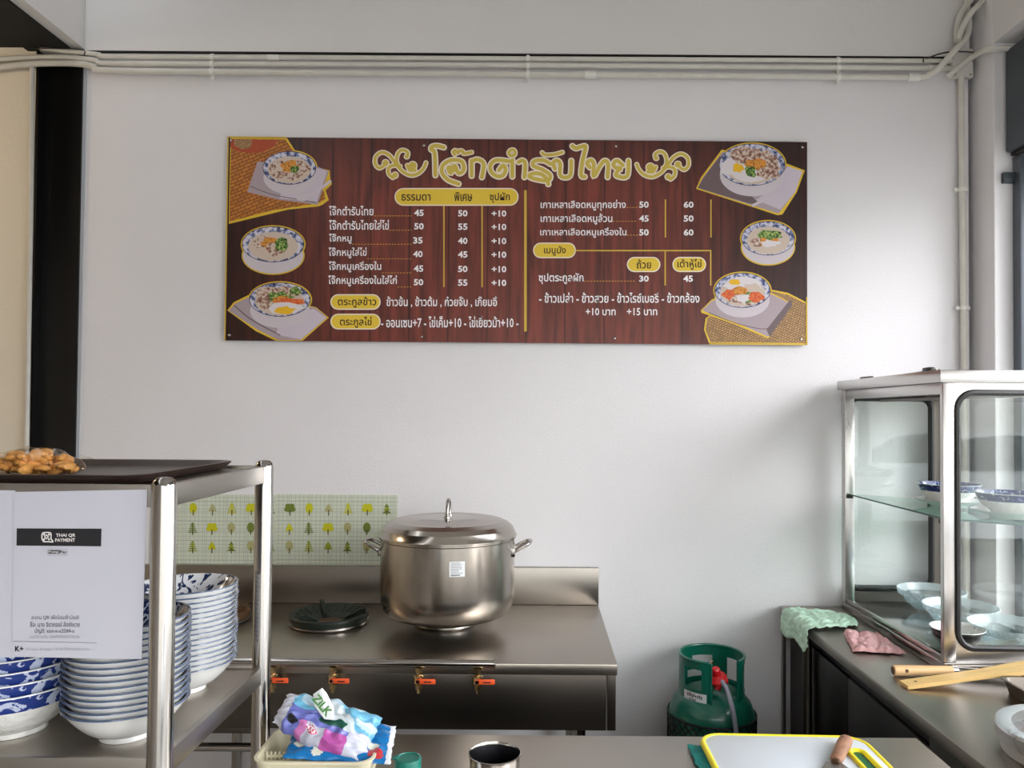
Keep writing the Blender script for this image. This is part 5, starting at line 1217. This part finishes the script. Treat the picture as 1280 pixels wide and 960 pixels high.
def blue_col(u, v):
    if near(u, v, .84, .14, .08, .10): return C(186, 52, 60)
    if v > .93 or u > .95: return C(214, 218, 226)
    for i, (a, b) in enumerate(((.12, .3), (.25, .45), (.4, .22), (.52, .4), (.3, .12), (.62, .15), (.45, .62), (.15, .68), (.7, .5), (.62, .75), (.8, .3))):
        if near(u, v, a, b, .06, .075): return C(212, 212, 196)
    return C(8, 108, 172)
o1 = at_z(425, 915, TZ + .09); o1 = Vector((o1.x, (ky0 + ky1) / 2 + .004, TZ + .082))
ux = Vector((math.cos(.12), math.sin(.12) * .9, -.10)).normalized(); uy = Vector((-.25, 1, .18)).normalized(); uz = ux.cross(uy).normalized(); uy = uz.cross(ux)
packet('crisp_packet', 'bright blue crisp packet printed with potato pieces, in the basket under the tissue pack', 'packet', o1 + Vector((.012, 0, .0)), ux, uy, uz, .205, .135, .016, blue_col, .006, PM, seed=3)
def tis_col(u, v):
    if u < .13: return C(196, 198, 210)
    if near(u, v, .20, .25, .06, .07): return C(20, 22, 28)
    if near(u, v, .42, .20, .055, .065):
        return C(196, 60, 90) if (int(math.hypot((u - .42) / .055, (v - .2) / .065) * 4) % 2) else C(226, 222, 228)
    if .42 < v and .44 < u < .78 and v < .84 - (u - .44) * .9 + .1: return C(200, 210, 216) if not (v < .52 and u < .72) else C(20, 80, 66)
    if v < .40 and .56 < u < .78: return C(180, 84, 160) if v < .32 else C(104, 108, 182)
    if v < .32 and .28 < u < .56: return C(180, 104, 160) if u < .36 else C(176, 176, 190)
    if u > .78 and v < .5: return C(196, 198, 214)
    if v > .55 or u > .74: return C(104, 172, 204) if noise.noise(Vector((u * 6, v * 5, 1))) < .15 else C(180, 206, 220)
    return C(104, 110, 180)
o2 = Vector((at_y(408, 893, (ky0 + ky1) / 2).x, (ky0 + ky1) / 2 - .005, at_y(408, 902, (ky0 + ky1) / 2).z - .004))
ux = Vector((math.cos(.28), -.10, -math.sin(.30))).normalized(); uy = Vector((.10, .82, .62)).normalized(); uz = ux.cross(uy).normalized(); uy = uz.cross(ux)
tsh = lambda u, v: (u, .5 + (v - .5) * (0.62 + .38 * min(1, u * 2.4)))
tp = packet('tissue_pack', 'crumpled purple and pale blue soft tissue pack on top of the basket', 'tissue pack', o2, ux, uy, uz, .20, .108, .028, tis_col, .009, PM, seed=11, shape=tsh)
# the open flap with green lettering
bm = BM(); fl0 = o2 + ux * -.022 + uy * .008 + uz * .030
V_ = [fl0 + (ux * a + uy * b + uz * c) * .72 for a, b, c in ((-.03, .03, .012), (-.012, .048, .028), (.004, .044, .018), (.04, .018, .004), (.055, -.012, 0), (.03, -.018, -.002), (-.012, .004, .004))]
f = bm.faces.new([bm.verts.new(p) for p in V_]); g_ = bmesh.ops.extrude_face_region(bm, geom=[f]); bmesh.ops.translate(bm, verts=[x for x in g_['geom'] if isinstance(x, bmesh.types.BMVert)], vec=-uz * .001)
obj('flap', bm, M['label'], tp, smooth=False)
cu = bpy.data.curves.new('t', 'FONT'); cu.body = 'ZiLK'; cu.offset = .03; to = bpy.data.objects.new('t', cu); COL.objects.link(to); bpy.context.view_layer.update()
me = bpy.data.meshes.new_from_object(to.evaluated_get(bpy.context.evaluated_depsgraph_get())); bpy.data.objects.remove(to)
bm = BM(); bm.from_mesh(me); A_ = (V_[6] * .75 + V_[0] * .25) + uz * .0125; ex = (V_[4] - V_[0]).normalized(); ey = (uz * .2 + uy + ux * .45).normalized()
xs = [v.co.x for v in bm.verts]; wdt = max(xs) - min(xs)
fn_ = (V_[4] - V_[6]).cross(V_[0] - V_[6]).normalized(); fn_ = fn_ if fn_.dot(uz) > 0 else -fn_
ex = (V_[4] - V_[0]).normalized(); ey = fn_.cross(ex)
A_ = V_[6] + ex * -.012 + ey * .004 + fn_ * .008
for v in bm.verts: v.co = A_ + ex * (v.co.x / wdt * .050) + ey * (v.co.y * .022)
obj('lettering', bm, mat('green_lettering', (70, 130, 60), .5), tp, smooth=False, recalc=False)
